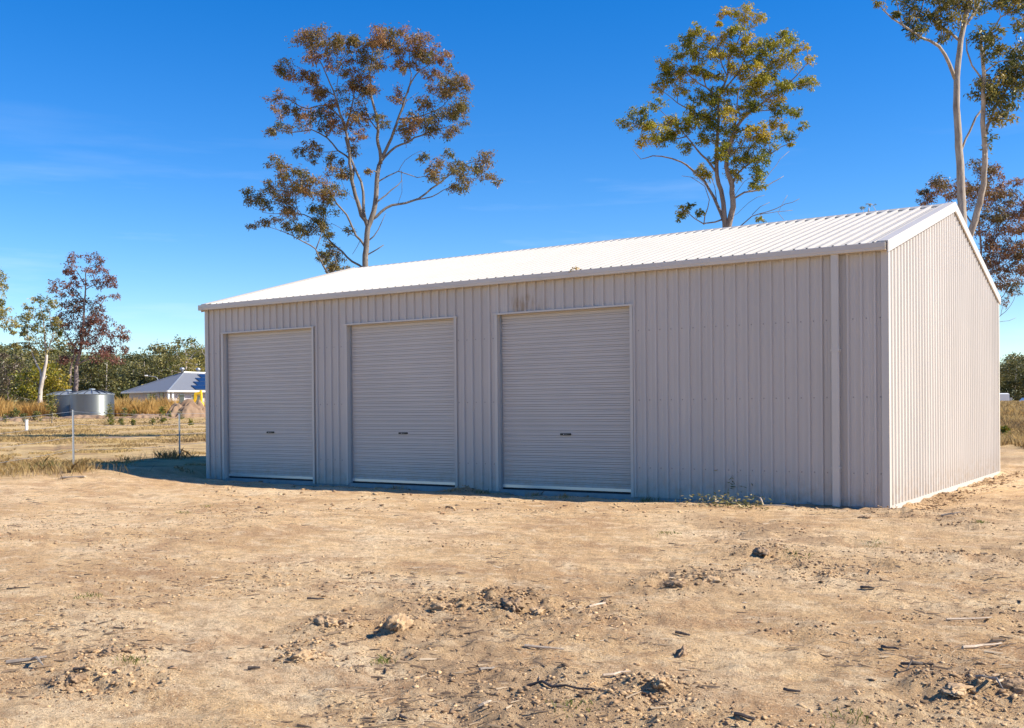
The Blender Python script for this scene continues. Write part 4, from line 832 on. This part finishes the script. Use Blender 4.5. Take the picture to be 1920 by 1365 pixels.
# low white building and parked car on the right
p = at(1893, 770, 275); wb = empty('white_building', (p[0], p[1], 1.2), 'low white building with a shaded long wall far off to the right', 'building')
def wl_(x, d, z): q = RT*x+FH*d; return (q[0], q[1], z)
mb = MB(); L2, D2, hh, hr = 8., 6., 3.0, 3.3
v = [wl_(-L2, 4, 0), wl_(0, 0, 0), wl_(2.2, 6.5, 0), wl_(-L2+2.2, 10.5, 0)]
mb.add([*v, *[(a, b, hh) for a, b, _ in v]], [(0, 1, 5, 4), (1, 2, 6, 5), (2, 3, 7, 6), (3, 0, 4, 7)]); mb.build('wall', M_white, wb)
mb = MB(); mb.add([(a, b, hh+.02) for a, b, _ in v]+[tuple((np.array(v[0])+np.array(v[3]))/2+np.array([0, 0, hr])), tuple((np.array(v[1])+np.array(v[2]))/2+np.array([0, 0, hr]))], [(0, 1, 5, 4), (2, 3, 4, 5), (1, 2, 5), (3, 0, 4)]); mb.build('roof', M_white, wb)
q1 = (np.array(v[1])*.6+np.array(v[2])*.4); MB().box((q1[0]-.1, q1[1]-.1, .2), (q1[0]+.9, q1[1]+.6, 2.1)).build('door', M_hroof, wb)
p = at(1914, 770, 165); car = empty('parked_car', (p[0], p[1], CZ-3.6*165/FPX), 'white car parked in the grass near the low white building', 'car')
def cprism(pts, d0, d1, nm, m, par): 
    mb = MB(); mb.prism(pts, lambda x, z: wl_(x, d0, z), lambda x, z: wl_(x, d1, z)); return mb.build(nm, m, par)
cb = cprism([(-1.0, .25), (-1.05, .55), (-.9, .72), (.1, .86), (3.2, .9), (3.3, .3)], -.85, .85, 'body', M_white, car)
cprism([(.0, .86), (.55, 1.38), (2.4, 1.4), (3.1, .9)], -.72, .72, 'cabin', M_white, car)
cprism([(.12, .88), (.6, 1.32), (1.3, 1.34), (1.3, .88)], -.735, .735, 'window', M_glass, car)
for x in (-.35, 2.5):
    for d in (-.8, .62):
        w = cprism([(x+.33*math.cos(t), .33+.33*math.sin(t)) for t in np.linspace(0, 2*math.pi, 14)[:-1]], d, d+.2, 'wheel', M_tyre, car)

# ------------------------------------------------------------------ fence
f1 = gnd(138, 877); f2 = gnd(337, 861); dv = f2-f1
fence = empty('wire_fence', f1, 'star-post wire fence crossing the field left of the shed', 'fence')
tops = []
for k in range(-1, 4):
    b = f1+dv*k; b[2] = z1(b[0], b[1]); o = b-f1; hgt = 1.24 if k < 1 else 1.2
    mb = MB()
    for a in (0.4, 2.5, 4.6):
        c, s = math.cos(a), math.sin(a)
        mb.add([(o[0]+r_*c-w*s, o[1]+r_*s+w*c, o[2]+z) for z in (-.1, hgt) for r_, w in ((0, -.004), (0, .004), (.021, .0035), (.021, -.0035))], [(0, 1, 5, 4), (1, 2, 6, 5), (2, 3, 7, 6), (3, 0, 4, 7), (4, 5, 6, 7)])
    mb.build('post', M_galv, fence); tops.append(o)
for z in (1.2, .93, .66, .38):
    pts = []
    for a, b in zip(tops[:-1], tops[1:]):
        for t in (0, .25, .5, .75): pts.append(a+(b-a)*t+np.array([0, 0, z-.10*t*(1-t)*4*.35]))
    pts.append(tops[-1]+np.array([0, 0, z])); MB().tube(pts, .003, 4).build('wire', M_wire, fence)
p = gnd(50, 808); mp_ = MB(); mp_.tube([(0, 0, -.1), (0, 0, .52)], .075, 10); mp_.tube([(0, 0, .52), (0, 0, .56)], .09, 10)
o = mp_.build('marker_pipe', M_pvc); o.location = p; tag(o, 'short white marker pipe standing in the field at the left', 'pipe')

# ------------------------------------------------------------------ small plants in the field
def sapling(px, py, hpx, label, group=None, lm=L_bush, wid=.5, seed=0, nm='sapling', leafs=1.):
    p = gnd(px, py); D = (p-CAM)@FW; h = hpx*D/FPX; r = np.random.default_rng(seed)
    t = empty(nm, p, label, 'plant', group); mb = MB(); LV = []; LT = []
    mb.tube([(0, 0, -.05), (r.normal()*.04*h, r.normal()*.04*h, h*.5), (r.normal()*.08*h, 0, h*.9)], [.02+.012*h, .015, .006], 5)
    for k in range(int(7+5*min(h, 3))):
        z = h*r.uniform(.25 if h > 1.2 else .08, 1); R = wid*h*.5*r.uniform(.2, 1)*(1.1-z/h*.6); th = r.uniform(0, 6.28); c = np.array([R*math.cos(th), R*math.sin(th), z])
        mb.tube([(0, 0, z*.75), c], [.012, .004], 3, False)
        n = int(26*leafs); V, _ = leaf_geo(c+r.normal(size=(n, 3))*.085*max(h, .5)**.8, .15*max(.5, h)**.4, .065*max(.5, h)**.4, .1, .2, r); LV.append(V); LT.append(np.clip(r.uniform(.1, .7)+r.normal(size=n)*.2, 0, 1))
    mb.build('stem', M_bark1, t); V = np.concatenate(LV); link('foliage', npmesh('foliage', V, np.arange(len(V)).reshape(-1, 4), lm, np.concatenate(LT)), t)
sapling(97, 794, 52, 'thin young tree with grey-green leaves in front of the rear tank', None, L_pale, .38, 1)
sapling(207, 792, 30, 'spindly sapling in front of the right side of the front tank', None, L_pale, .5, 2)
sapling(304, 793, 28, 'bright yellow-green sapling beside the right fence post', None, L_bush, .5, 3)
sapling(286, 776, 34, 'dark narrow shrub against the house wall in the golden grass', None, L_dkgreen, .5, 4)
sapling(263, 779, 22, 'bright leafy seedling leaning by the soil bank in front of the house', None, L_bush, .8, 5)
sapling(28, 790, 32, 'tall dark weed clump at the left edge in front of the golden grass', None, L_dkgreen, .7, 6)
sapling(70, 792, 22, 'bushy dark weed between the white marker pipe and the rear tank', None, L_dkgreen, 1., 7)
sapling(372, 780, 22, 'dark shrub growing on the face of the soil heap', None, L_dkgreen, .5, 8)
sapling(1881, 822, 22, 'green bush in dry grass right beside the far corner of the shed', None, L_bush, .9, 9)
for i, (x, y, h) in enumerate([(226, 797, 13), (249, 797, 10), (286, 797, 10), (358, 797, 9), (232, 783, 18), (250, 782, 13), (338, 786, 14), (207, 797, 10), (45, 792, 17), (10, 792, 16), (318, 784, 12)]):
    sapling(x, y, h, 'small leafy seedling in the bare soil of the left field', 'small seedlings in the left field', L_bush if i % 2 else L_dkgreen, .8, 20+i, 'seedling', .7)

# ------------------------------------------------------------------ grass
def blades(P, h, w, r, lean=.35):
    n = len(P); d = r.normal(size=(n, 3))*lean; d[:, 2] = 1; th = r.uniform(0, 6.28, n); wv = np.stack([np.cos(th), np.sin(th), np.zeros(n)], 1)*w[:, None]*.5
    mid = P+d*np.stack([h*.35, h*.35, h*.6], 1); tip = P+d*np.stack([h*.9, h*.9, h], 1)
    V = np.stack([P-wv, P+wv, mid+wv*.7, tip, mid-wv*.7], 1).reshape(-1, 3)
    return V, np.arange(5*n).reshape(-1, 5)
def scatter_px(n, x0, x1, D0, D1, r, ln=True):
    px = r.uniform(x0, x1, n); D = np.exp(r.uniform(math.log(D0), math.log(D1), n)) if ln else r.uniform(D0, D1, n)
    P = CAM[None]+D[:, None]*(FW[None]+RT[None]*((px-960)/FPX)[:, None]); return P[:, 0], P[:, 1], D
r = np.random.default_rng(70)
X, Y, D = scatter_px(120000, -120, 420, 23, 95, r); keep = (vn(X, Y, 2.2, 60)+.7*vn(X, Y, .7, 61) > -.02+.25*(1-sstep(23, 28, D))); X, Y, D = X[keep], Y[keep], D[keep]
P = np.stack([X, Y, zg(X, Y)-.01], 1); V, F = blades(P, r.uniform(.02, .085, len(P))*(1+.8*(vn(X, Y, 4, 62) > .2)), .007+.0006*D, r, .6)
tt = np.clip(.45+.7*vn(X, Y, 3, 63)+r.normal(size=len(P))*.15, 0, 1)
tag(link('dry_grass', npmesh('dry_grass', V, F, L_straw, tt)), 'short dry straw-coloured grass over the left field', 'grass', kind='stuff')
X, Y, D = scatter_px(45000, 1840, 2100, 27, 160, r); keep = vn(X, Y, 3, 64)+.6*vn(X, Y, .8, 65) > -.1+.3*(1-sstep(27, 34, D)); X, Y, D = X[keep], Y[keep], D[keep]
P = np.stack([X, Y, zg(X, Y)-.01], 1); V, F = blades(P, r.uniform(.08, .3, len(P))*(1+sstep(40, 80, D)*1.2), .01+.0008*D, r, .5)
tag(link('dry_grass', npmesh('dry_grass', V, F, L_straw, np.clip(.3+.8*vn(X, Y, 4, 66)+r.normal(size=len(P))*.15, 0, 1))), 'taller brown dry grass in the field right of the shed', 'grass', kind='stuff')
X1, Y1, D1 = scatter_px(17000, -60, 96, 90, 102, r, False); X2, Y2, D2 = scatter_px(17000, 208, 325, 91, 103, r, False); X3, Y3, D3 = scatter_px(6000, -60, 420, 103, 112, r, False)
X, Y = np.concatenate([X1, X2, X3]), np.concatenate([Y1, Y2, Y3]); P = np.stack([X, Y, zg(X, Y)-.02], 1)
hh = r.uniform(.4, 1.35, len(P))*(1+1.*vn(X, Y, 1.6, 67)+.6*vn(X, Y, .6, 69)); V, F = blades(P, hh, np.full(len(P), .05), r, .26)
tag(link('tall_grass', npmesh('tall_grass', V, F, L_gold_grass, np.clip(.5+.8*vn(X, Y, 2, 68)+r.normal(size=len(P))*.15, 0, 1))), 'tall golden dead grass around the water tanks and house', 'grass', kind='stuff')
def tuft(px, py, rad, h, n, lm, label, group=None, seed=0, tl=(.3, .8), sx=1.):
    p = gnd(px, py); r = np.random.default_rng(seed); q = r.normal(size=(n, 2))*rad*.5
    P = np.column_stack([q[:, 0]*RT[0]*sx+q[:, 1]*FH[0], q[:, 0]*RT[1]*sx+q[:, 1]*FH[1], np.zeros(n)]); P[:, 2] = zg(P[:, 0]+p[0], P[:, 1]+p[1])-p[2]-.01
    V, F = blades(P, r.uniform(.4, 1, n)*h, np.full(n, max(.006, h*.035)), r, .55)
    o = link('grass_tuft', npmesh('grass_tuft', V, F, lm, r.uniform(*tl, n))); o.location = p; return tag(o, label, 'grass', group, 'stuff' if rad > .28 else None)
tuft(95, 884, .9, .28, 500, L_straw, 'rough mixed grass clump left of the near fence post', seed=1, tl=(.0, 1), sx=1.8)
tuft(78, 879, .3, .2, 160, L_green, 'bright green grass patch left of the near fence post', seed=2, sx=1.6)
tuft(140, 884, .35, .3, 240, L_straw, 'dry grass clump around the foot of the near fence post', seed=3, tl=(0, 1))
tuft(318, 860, .5, .34, 260, L_straw, 'grey dry grass clump beside the far fence post', seed=4, tl=(0, .4))
tuft(245, 866, .4, .22, 160, L_straw, 'low dry grass clump on the edge of the shed shadow between the fence posts', seed=5, tl=(0, .6))
tuft(10, 888, .7, .28, 300, L_straw, 'dry grass clump at the left edge of the dirt', seed=6, tl=(.1, .8))
for i, (x, y) in enumerate([(718, 1240), (1072, 1325), (1598, 1345), (390, 950), (345, 962), (1495, 1042), (1838, 978), (165, 1121), (1255, 1000), (240, 1240), (1640, 1022)]):
    tuft(x, y, .09+.04*(i % 3), .045, 60, L_green, 'tiny green grass sprout on the bare dirt', 'tiny grass sprouts on the dirt', 40+i)
for i, (x, y) in enumerate([(508, 903), (478, 901), (850, 922), (905, 926), (745, 917), (1215, 940), (1060, 934), (585, 908), (1000, 930), (690, 912)]):
    tuft(x, y, .15, .10, 70, L_green if i % 2 else L_straw, 'small weed growing in the shade against the shed slab', 'weeds along the foot of the shed front', 60+i, (.0, .7))

# leafy cut branch lying against the wall
p = gnd(1380, 948); fb = empty('fallen_branch', p, 'broken leafy branch lying in the dirt against the right part of the shed front', 'branch')
mb = MB(); g = lambda px, py, up: gnd(px, py)+np.array([0, 0, up])-p
mb.tube(crm([g(1340, 945, .03), g(1390, 943, .1), g(1420, 945, .12), g(1432, 951, .02)], .08), .012, 5)
mb.tube(crm([g(1372, 948, .05), g(1385, 944, .22), g(1395, 942, .4)], .08), .006, 4); mb.tube(crm([g(1380, 947, .05), g(1380, 943, .3), g(1376, 942, .44)], .08), .006, 4); mb.tube(crm([g(1420, 950, .02), g(1470, 952, .03), g(1490, 953, .01)], .1), .008, 4)
mb.build('stem', M_stickp, fb)
r = np.random.default_rng(5); LV = []
for (a, b, up, sx, n) in ((1386, 945, .3, .12, 130), (1398, 944, .33, .06, 50), (1340, 948, .05, .12, 120), (1375, 950, .04, .25, 170), (1300, 947, .025, .15, 70), (1410, 951, .03, .15, 60), (1448, 940, .25, .03, 14)):
    LV.append(leaf_geo(g(a, b, up)+r.normal(size=(n, 3))*np.array([sx, sx*.5, min(sx, .06) if up < .2 else .1]), .075, .016, .1, .1, r)[0])
V = np.concatenate(LV); link('leaves', npmesh('leaves', V, np.arange(len(V)).reshape(-1, 4), leafmat('drying_leaves', [(.05, .07, .025), (.14, .15, .04), (.34, .30, .12), (.46, .36, .17)]), r.uniform(0, 1, len(V)//4)), fb)
# leaf caught on the gutter
p = np.array([-4.99, -.15, 3.72]); r = np.random.default_rng(8); V, F = leaf_geo(r.normal(size=(16, 3))*np.array([.03, .01, .012]), .07, .03, -.1, .2, r)
o = link('dead_leaf', npmesh('dead_leaf', V, F, L_straw, r.uniform(.3, 1, 16))); o.location = p; tag(o, 'small clump of dead leaves caught on the shed gutter', 'leaf')

# ------------------------------------------------------------------ sticks, clods and stones in the yard
def stick(a, b, rad, m, label, bend=.03, fork=False, seed=0, name='stick'):
    A, B = gnd(*a), gnd(*b); r = np.random.default_rng(seed); L = np.linalg.norm(B-A); n = max(4, int(L/.06)); side = np.cross((B-A)/L, [0, 0, 1])
    pts = [A+(B-A)*t+side*(bend*L*math.sin(math.pi*t)+r.normal()*.006) for t in np.linspace(0, 1, n)]
    pts = [np.array([q[0], q[1], z1(q[0], q[1])+rad*.6+.004])-A for q in pts]
    zs = np.array([q[2] for q in pts]); zs = np.maximum(zs, np.interp(np.linspace(0, 1, n), [0, 1], [zs[0], zs[-1]])) 
    for q, z in zip(pts, zs): q[2] = z
    mb = MB(); mb.tube(pts, [rad*.72*(1-.45*t)*r.uniform(.85, 1.15) for t in np.linspace(0, 1, n)], 6)
    if fork: k = n//2; mb.tube([pts[k], pts[k]+side*.12+(B-A)*.12+np.array([0, 0, .03]), pts[k]+side*.2+(B-A)*.3], [rad*.7, rad*.5, rad*.2], 5)
    o = mb.build(name, m); o.location = A; tag(o, label, 'stick')
ST = [((12, 1247), (88, 1238), .017, M_stickg, 'grey forked branch lying at the left edge of the foreground dirt', .06, True),
      ((1104, 1142), (1140, 1131), .014, M_stickp, 'pale curved stick beside the largest churned clod in front of the right door', .1, False),
      ((984, 1216), (1056, 1223), .013, M_stickp, 'long straight bleached stick below the churned clods at the centre', .02, False),
      ((992, 1289), (1112, 1298), .013, M_stickd, 'long thin dark stick in the lower centre foreground', .03, False),
      ((576, 1126), (608, 1126), .013, M_stickd, 'short dark stick above the left pair of clods', .02, False),
      ((1266, 1191), (1294, 1196), .017, M_stickd, 'thick short dark stick above the upright dark clod', .02, False),
      ((1655, 1218), (1685, 1222), .014, M_stickd, 'dark split stick alone on the pale dirt at right of centre', .03, False),
      ((1690, 1250), (1750, 1252), .012, M_stickd, 'pair-like long dark stick at right with a rough end', .02, True),
      ((1776, 1166), (1862, 1168), .011, M_stickp, 'long pale stick lying level at the far right', .02, False),
      ((1806, 1218), (1876, 1211), .012, M_stickp, 'pale tapering stick near the right edge, below the level one', .03, False),
      ((1377, 1349), (1416, 1355), .016, M_stickd, 'thick dark stick at the bottom edge right of the centre', .04, False),
      ((898, 1330), (921, 1319), .013, M_stickp, 'short pale splinter near the bottom edge at the centre', .03, False),
      ((750, 1348), (765, 1354), .013, M_stickd, 'small dark stick at the bottom edge left of the centre', .02, False),
      ((1765, 967), (1802, 962), .014, M_stickp, 'pale bent stick near the foot of the sunny gable wall', .1, False),
      ((466, 1257), (484, 1258), .014, M_stickd, 'short black stick alone in the left foreground', .02, False),
      ((137, 1263), (160, 1260), .012, M_stickd, 'thin dark twig right of the grey forked branch', .05, False),
      ((1614, 1105), (1640, 1108), .016, M_stickd, 'short stout dark stick among the crumbs left of the pale level stick', .02, False),
      ((14, 1106), (55, 1105), .010, M_stickd, 'thin dark twig lying at the left edge in the middle distance', .02, False),
      ((900, 1262), (928, 1258), .011, M_stickg, 'small grey twig above the long thin dark stick', .06, False),
      ((1470, 1297), (1500, 1303), .012, M_stickd, 'thin dark stick in the lower right foreground', .04, False),
      ((1830, 1276), (1868, 1283), .012, M_stickg, 'grey stick leaning on churned soil at the right edge', .04, True),
      ((1130, 1270), (1180, 1264), .010, M_stickp, 'thin pale straw-like stick right of the long dark stick', .05, False)]
for i, (a, b, rd, m, lab, bd, fk) in enumerate(ST): stick(a, b, rd, m, lab, bd, fk, i)
A, B = gnd(115, 897), gnd(160, 896); d = B-A; L = np.linalg.norm(d); mb = MB(); e = d/L; s_ = np.array([-e[1], e[0], 0])
mb.prism([(-.045, 0), (.045, 0), (.045, .025), (-.045, .025)], lambda x, z: s_*x+np.array([0, 0, z+.01]), lambda x, z: d+s_*x+np.array([0, 0, z+.015])); o = mb.build('timber_offcut', M_stickp); o.location = A; tag(o, 'pale timber offcut lying in the dirt near the left fence post', 'timber')
ICO = None
def ico():
    global ICO
    if ICO is None:
        import bmesh
        b = bmesh.new(); bmesh.ops.create_icosphere(b, subdivisions=1, radius=1); b.verts.ensure_lookup_table()
        i1 = (np.array([v.co[:] for v in b.verts]), np.array([[v.index for v in f.verts] for f in b.faces])); b.free()
        b = bmesh.new(); bmesh.ops.create_icosphere(b, subdivisions=4, radius=1)
        i3 = (np.array([v.co[:] for v in b.verts]), np.array([[v.index for v in f.verts] for f in b.faces])); b.free(); ICO = (i1, i3)
    return ICO
def clod(px, py, size, m, label, cat='clod', name='dirt_clod', flat=.6, seed=0, bits=5):
    p = gnd(px, py); r = np.random.default_rng(seed); V3, F3 = ico()[1]; k = 1+.16*bits
    a, b, c = V3.T; f = lambda q, w: vn(a*q+c*q*.7+seed, b*q-c*q*.6, 1, seed+w)
    d = .75+.5*f(1.3, 0)+.4*f(2.6, 1)+.4*f(5.5, 2)+.35*f(11, 3)
    q = V3*np.maximum(d, .3)[:, None]*size*.62*k*np.array([r.uniform(1., 1.6), r.uniform(.7, 1.1), flat]); th = r.uniform(0, 6.28)
    q = np.column_stack([q[:, 0]*math.cos(th)-q[:, 1]*math.sin(th), q[:, 0]*math.sin(th)+q[:, 1]*math.cos(th), q[:, 2]*.8+size*flat*.02])
    o = link(name, npmesh(name, q, F3, m)); o.location = p; tag(o, label, cat)
CL = [(748, 1174, .085, M_clod, 'largest rounded dry clod left of centre in the foreground', .8, 7), (612, 1170, .06, M_clod, 'ragged dry clod at the left end of the foreground row', .8, 6), (652, 1174, .05, M_clod, 'crumbling clod between the ragged and the rounded one', .8, 6),
      (962, 1144, .09, M_clodd, 'dark broken clod in front of the right roller door', .7, 7), (1010, 1147, .06, M_clod, 'brown crumbly clod just right of the dark broken clod', .7, 6), (1135, 1132, .05, M_clodd, 'small dark clod at the tip of the pale curved stick', .8, 5),
      (832, 1142, .06, M_clod, 'low dry clod behind the largest rounded clod', .6, 6), (1428, 1036, .08, M_clodd, 'dark twiggy clod in the middle distance below the downpipe', .6, 6), (1330, 1092, .08, M_clod, 'wide ridge clod right of the wheel rut', .6, 7), (1265, 1098, .06, M_clodd, 'dark crumb clod at the left end of the ridge', .6, 6),
      (1279, 1226, .045, M_clodd, 'upright dark angular clod in the right foreground', 1.2, 3), (570, 1233, .05, M_clod, 'brown clod alone in the left centre foreground', .8, 5), (143, 1278, .05, M_clodd, 'black clod in the lower left foreground', .9, 4), (210, 1226, .04, M_clodd, 'small black clod above the lower left one', .9, 4),
      (1905, 1293, .055, M_clodd, 'dark clod at the right edge of the foreground', .9, 5), (1238, 1288, .05, M_clod, 'brown clod in the lower foreground right of centre', .8, 5)]
for i, (a, b, s, m, lab, fl, bt) in enumerate(CL): clod(a, b, s, m, lab, flat=fl, seed=i+3, bits=bt)
clod(1397, 1131, .03, M_stone, 'pale flat stone on dirt in the middle right', 'stone', 'stone', .35, 50, 1)
clod(1790, 1296, .10, M_clod, 'pale flat lump near the lower right corner', 'stone', 'stone', .3, 51, 2)
clod(1622, 972, .06, M_clodd, 'dark clod at the foot of the shed near the front corner', flat=.8, seed=52, bits=5)

def litter(n, px0, px1, D0, D1, smin, smax, m, name, label, seed, shape, cl=0.):
    r = np.random.default_rng(seed)
    if px0 is None:
        k = r.integers(0, len(LUMPW), n); c = np.array([p[:2] for p, _, _ in LUMPW])[k]; rr = np.array([q for _, q, _ in LUMPW])[k][:, None]
        q = c+r.normal(size=(n, 2))*rr*.6; X, Y = q[:, 0], q[:, 1]; D = np.hypot(X-CX, Y-CY)
    elif px0 == 'gable': X, Y = .06+np.abs(r.normal(size=n))*.35, r.uniform(-.5, 9.5, n); D = np.hypot(X-CX, Y-CY)
    else: X, Y, D = scatter_px(n, px0, px1, D0, D1, r)
    ok = ~((X > -14.5)*(X < .1)*(Y > -.02)*(Y < 9.4))
    if cl: ok &= (vn(X, Y, 1.1, seed)+.8*vn(X, Y, .35, seed+1)+r.normal(size=n)*.12+.9*(vn(X*.55+Y*.83, (Y*.55-X*.83)*.35, 1.3, 12)) > cl)
    X, Y, D = X[ok], Y[ok], D[ok]; n = len(X); Z = zg(X, Y); C = np.stack([X, Y, Z], 1)
    sz = smin*(smax/smin)**(r.random(n)**2.2); tint = np.clip(r.beta(1.2, 1.5, n), 0, 1)
    if shape == 'lump':
        V1, F1 = ico()[0] if smax > .0195 else (np.array([(1, 0, 0), (-1, 0, 0), (0, 1, 0), (0, -1, 0), (0, 0, 1), (0, 0, -1)], float), np.array([(0, 2, 4), (2, 1, 4), (1, 3, 4), (3, 0, 4), (2, 0, 5), (1, 2, 5), (3, 1, 5), (0, 3, 5)]))
        V = V1[None]*(sz[:, None, None]*r.uniform(.3, 1.6, (n, len(V1), 1)))*r.uniform(.6, 1.2, (n, 1, 3))*np.array([1, 1, .55])+C[:, None]+np.array([0, 0, 1])*(sz*.12)[:, None, None]
        F = F1[None]+(np.arange(n)*len(V1))[:, None, None]; return tag(link(name, npmesh(name, V.reshape(-1, 3), F.reshape(-1, 3), m, np.repeat(tint, len(F1)))), label, 'debris', kind='stuff')
    # twig: bent three-sided bar
    th = r.normal(size=n)*.7+.65; e = np.stack([np.cos(th), np.sin(th), r.normal(size=n)*.10], 1); s = np.stack([-np.sin(th), np.cos(th), np.zeros(n)], 1); L = sz; w = np.clip(sz*r.uniform(.025, .09, n), .0022, .012)
    C[:, 2] += w*.6; mid = C+s*(L*r.normal(size=n)*.08)[:, None]
    ends = [C-e*(L*.5)[:, None], mid, C+e*(L*.5)[:, None]]; up = np.array([0, 0, 1.])
    V = np.stack([q for k, E_ in enumerate(ends) for q in (E_-s*(w*(1, 1, .5)[k])[:, None], E_+up*(w*(1.2, 1.2, .6)[k])[:, None], E_+s*(w*(1, 1, .5)[k])[:, None])], 1)
    q = [(0, 1, 4, 3), (1, 2, 5, 4), (3, 4, 7, 6), (4, 5, 8, 7)]; F = np.array(q)[None]+(np.arange(n)*9)[:, None, None]
    return tag(link(name, npmesh(name, V.reshape(-1, 3), F.reshape(-1, 4), m, np.repeat(tint, 4))), label, 'debris', kind='stuff')
M_crumb = leafmat('soil_crumbs', [(.13, .085, .05), (.30, .19, .105), (.46, .31, .17), (.56, .39, .22)], 0., .95)
M_gravel = leafmat('ironstone_gravel', [(.10, .065, .05), (.28, .14, .07), (.44, .29, .16), (.54, .41, .27)], 0., .8)
litter(40000, -200, 2150, 4.3, 16, .004, .02, M_crumb, 'soil_crumbs', 'crumbs of dry soil spread over the yard', 81, 'lump', .12)
litter(9000, -200, 2150, 4.3, 11, .003, .009, M_gravel, 'gravel', 'fine reddish gravel on the foreground dirt', 83, 'lump', -.1)
litter(24000, -200, 2150, 4.3, 19, .012, .10, L_litter, 'twig_litter', 'thin twigs and bark bits littering the yard', 85, 'twig', -.05)
litter(1100, 380, 1680, 14, 24, .012, .045, M_crumb, 'wall_crumbs', 'loose soil lumps along the shed front', 87, 'lump')
litter(9000, None, 0, 0, 0, .004, .021, M_crumb, 'clod_crumbs', 'loose crumbs around the churned clods', 88, 'lump')
litter(2500, 'gable', 0, 0, 0, .008, .035, M_crumb, 'wall_crumbs', 'loose soil lumps along the foot of the gable wall', 89, 'lump')
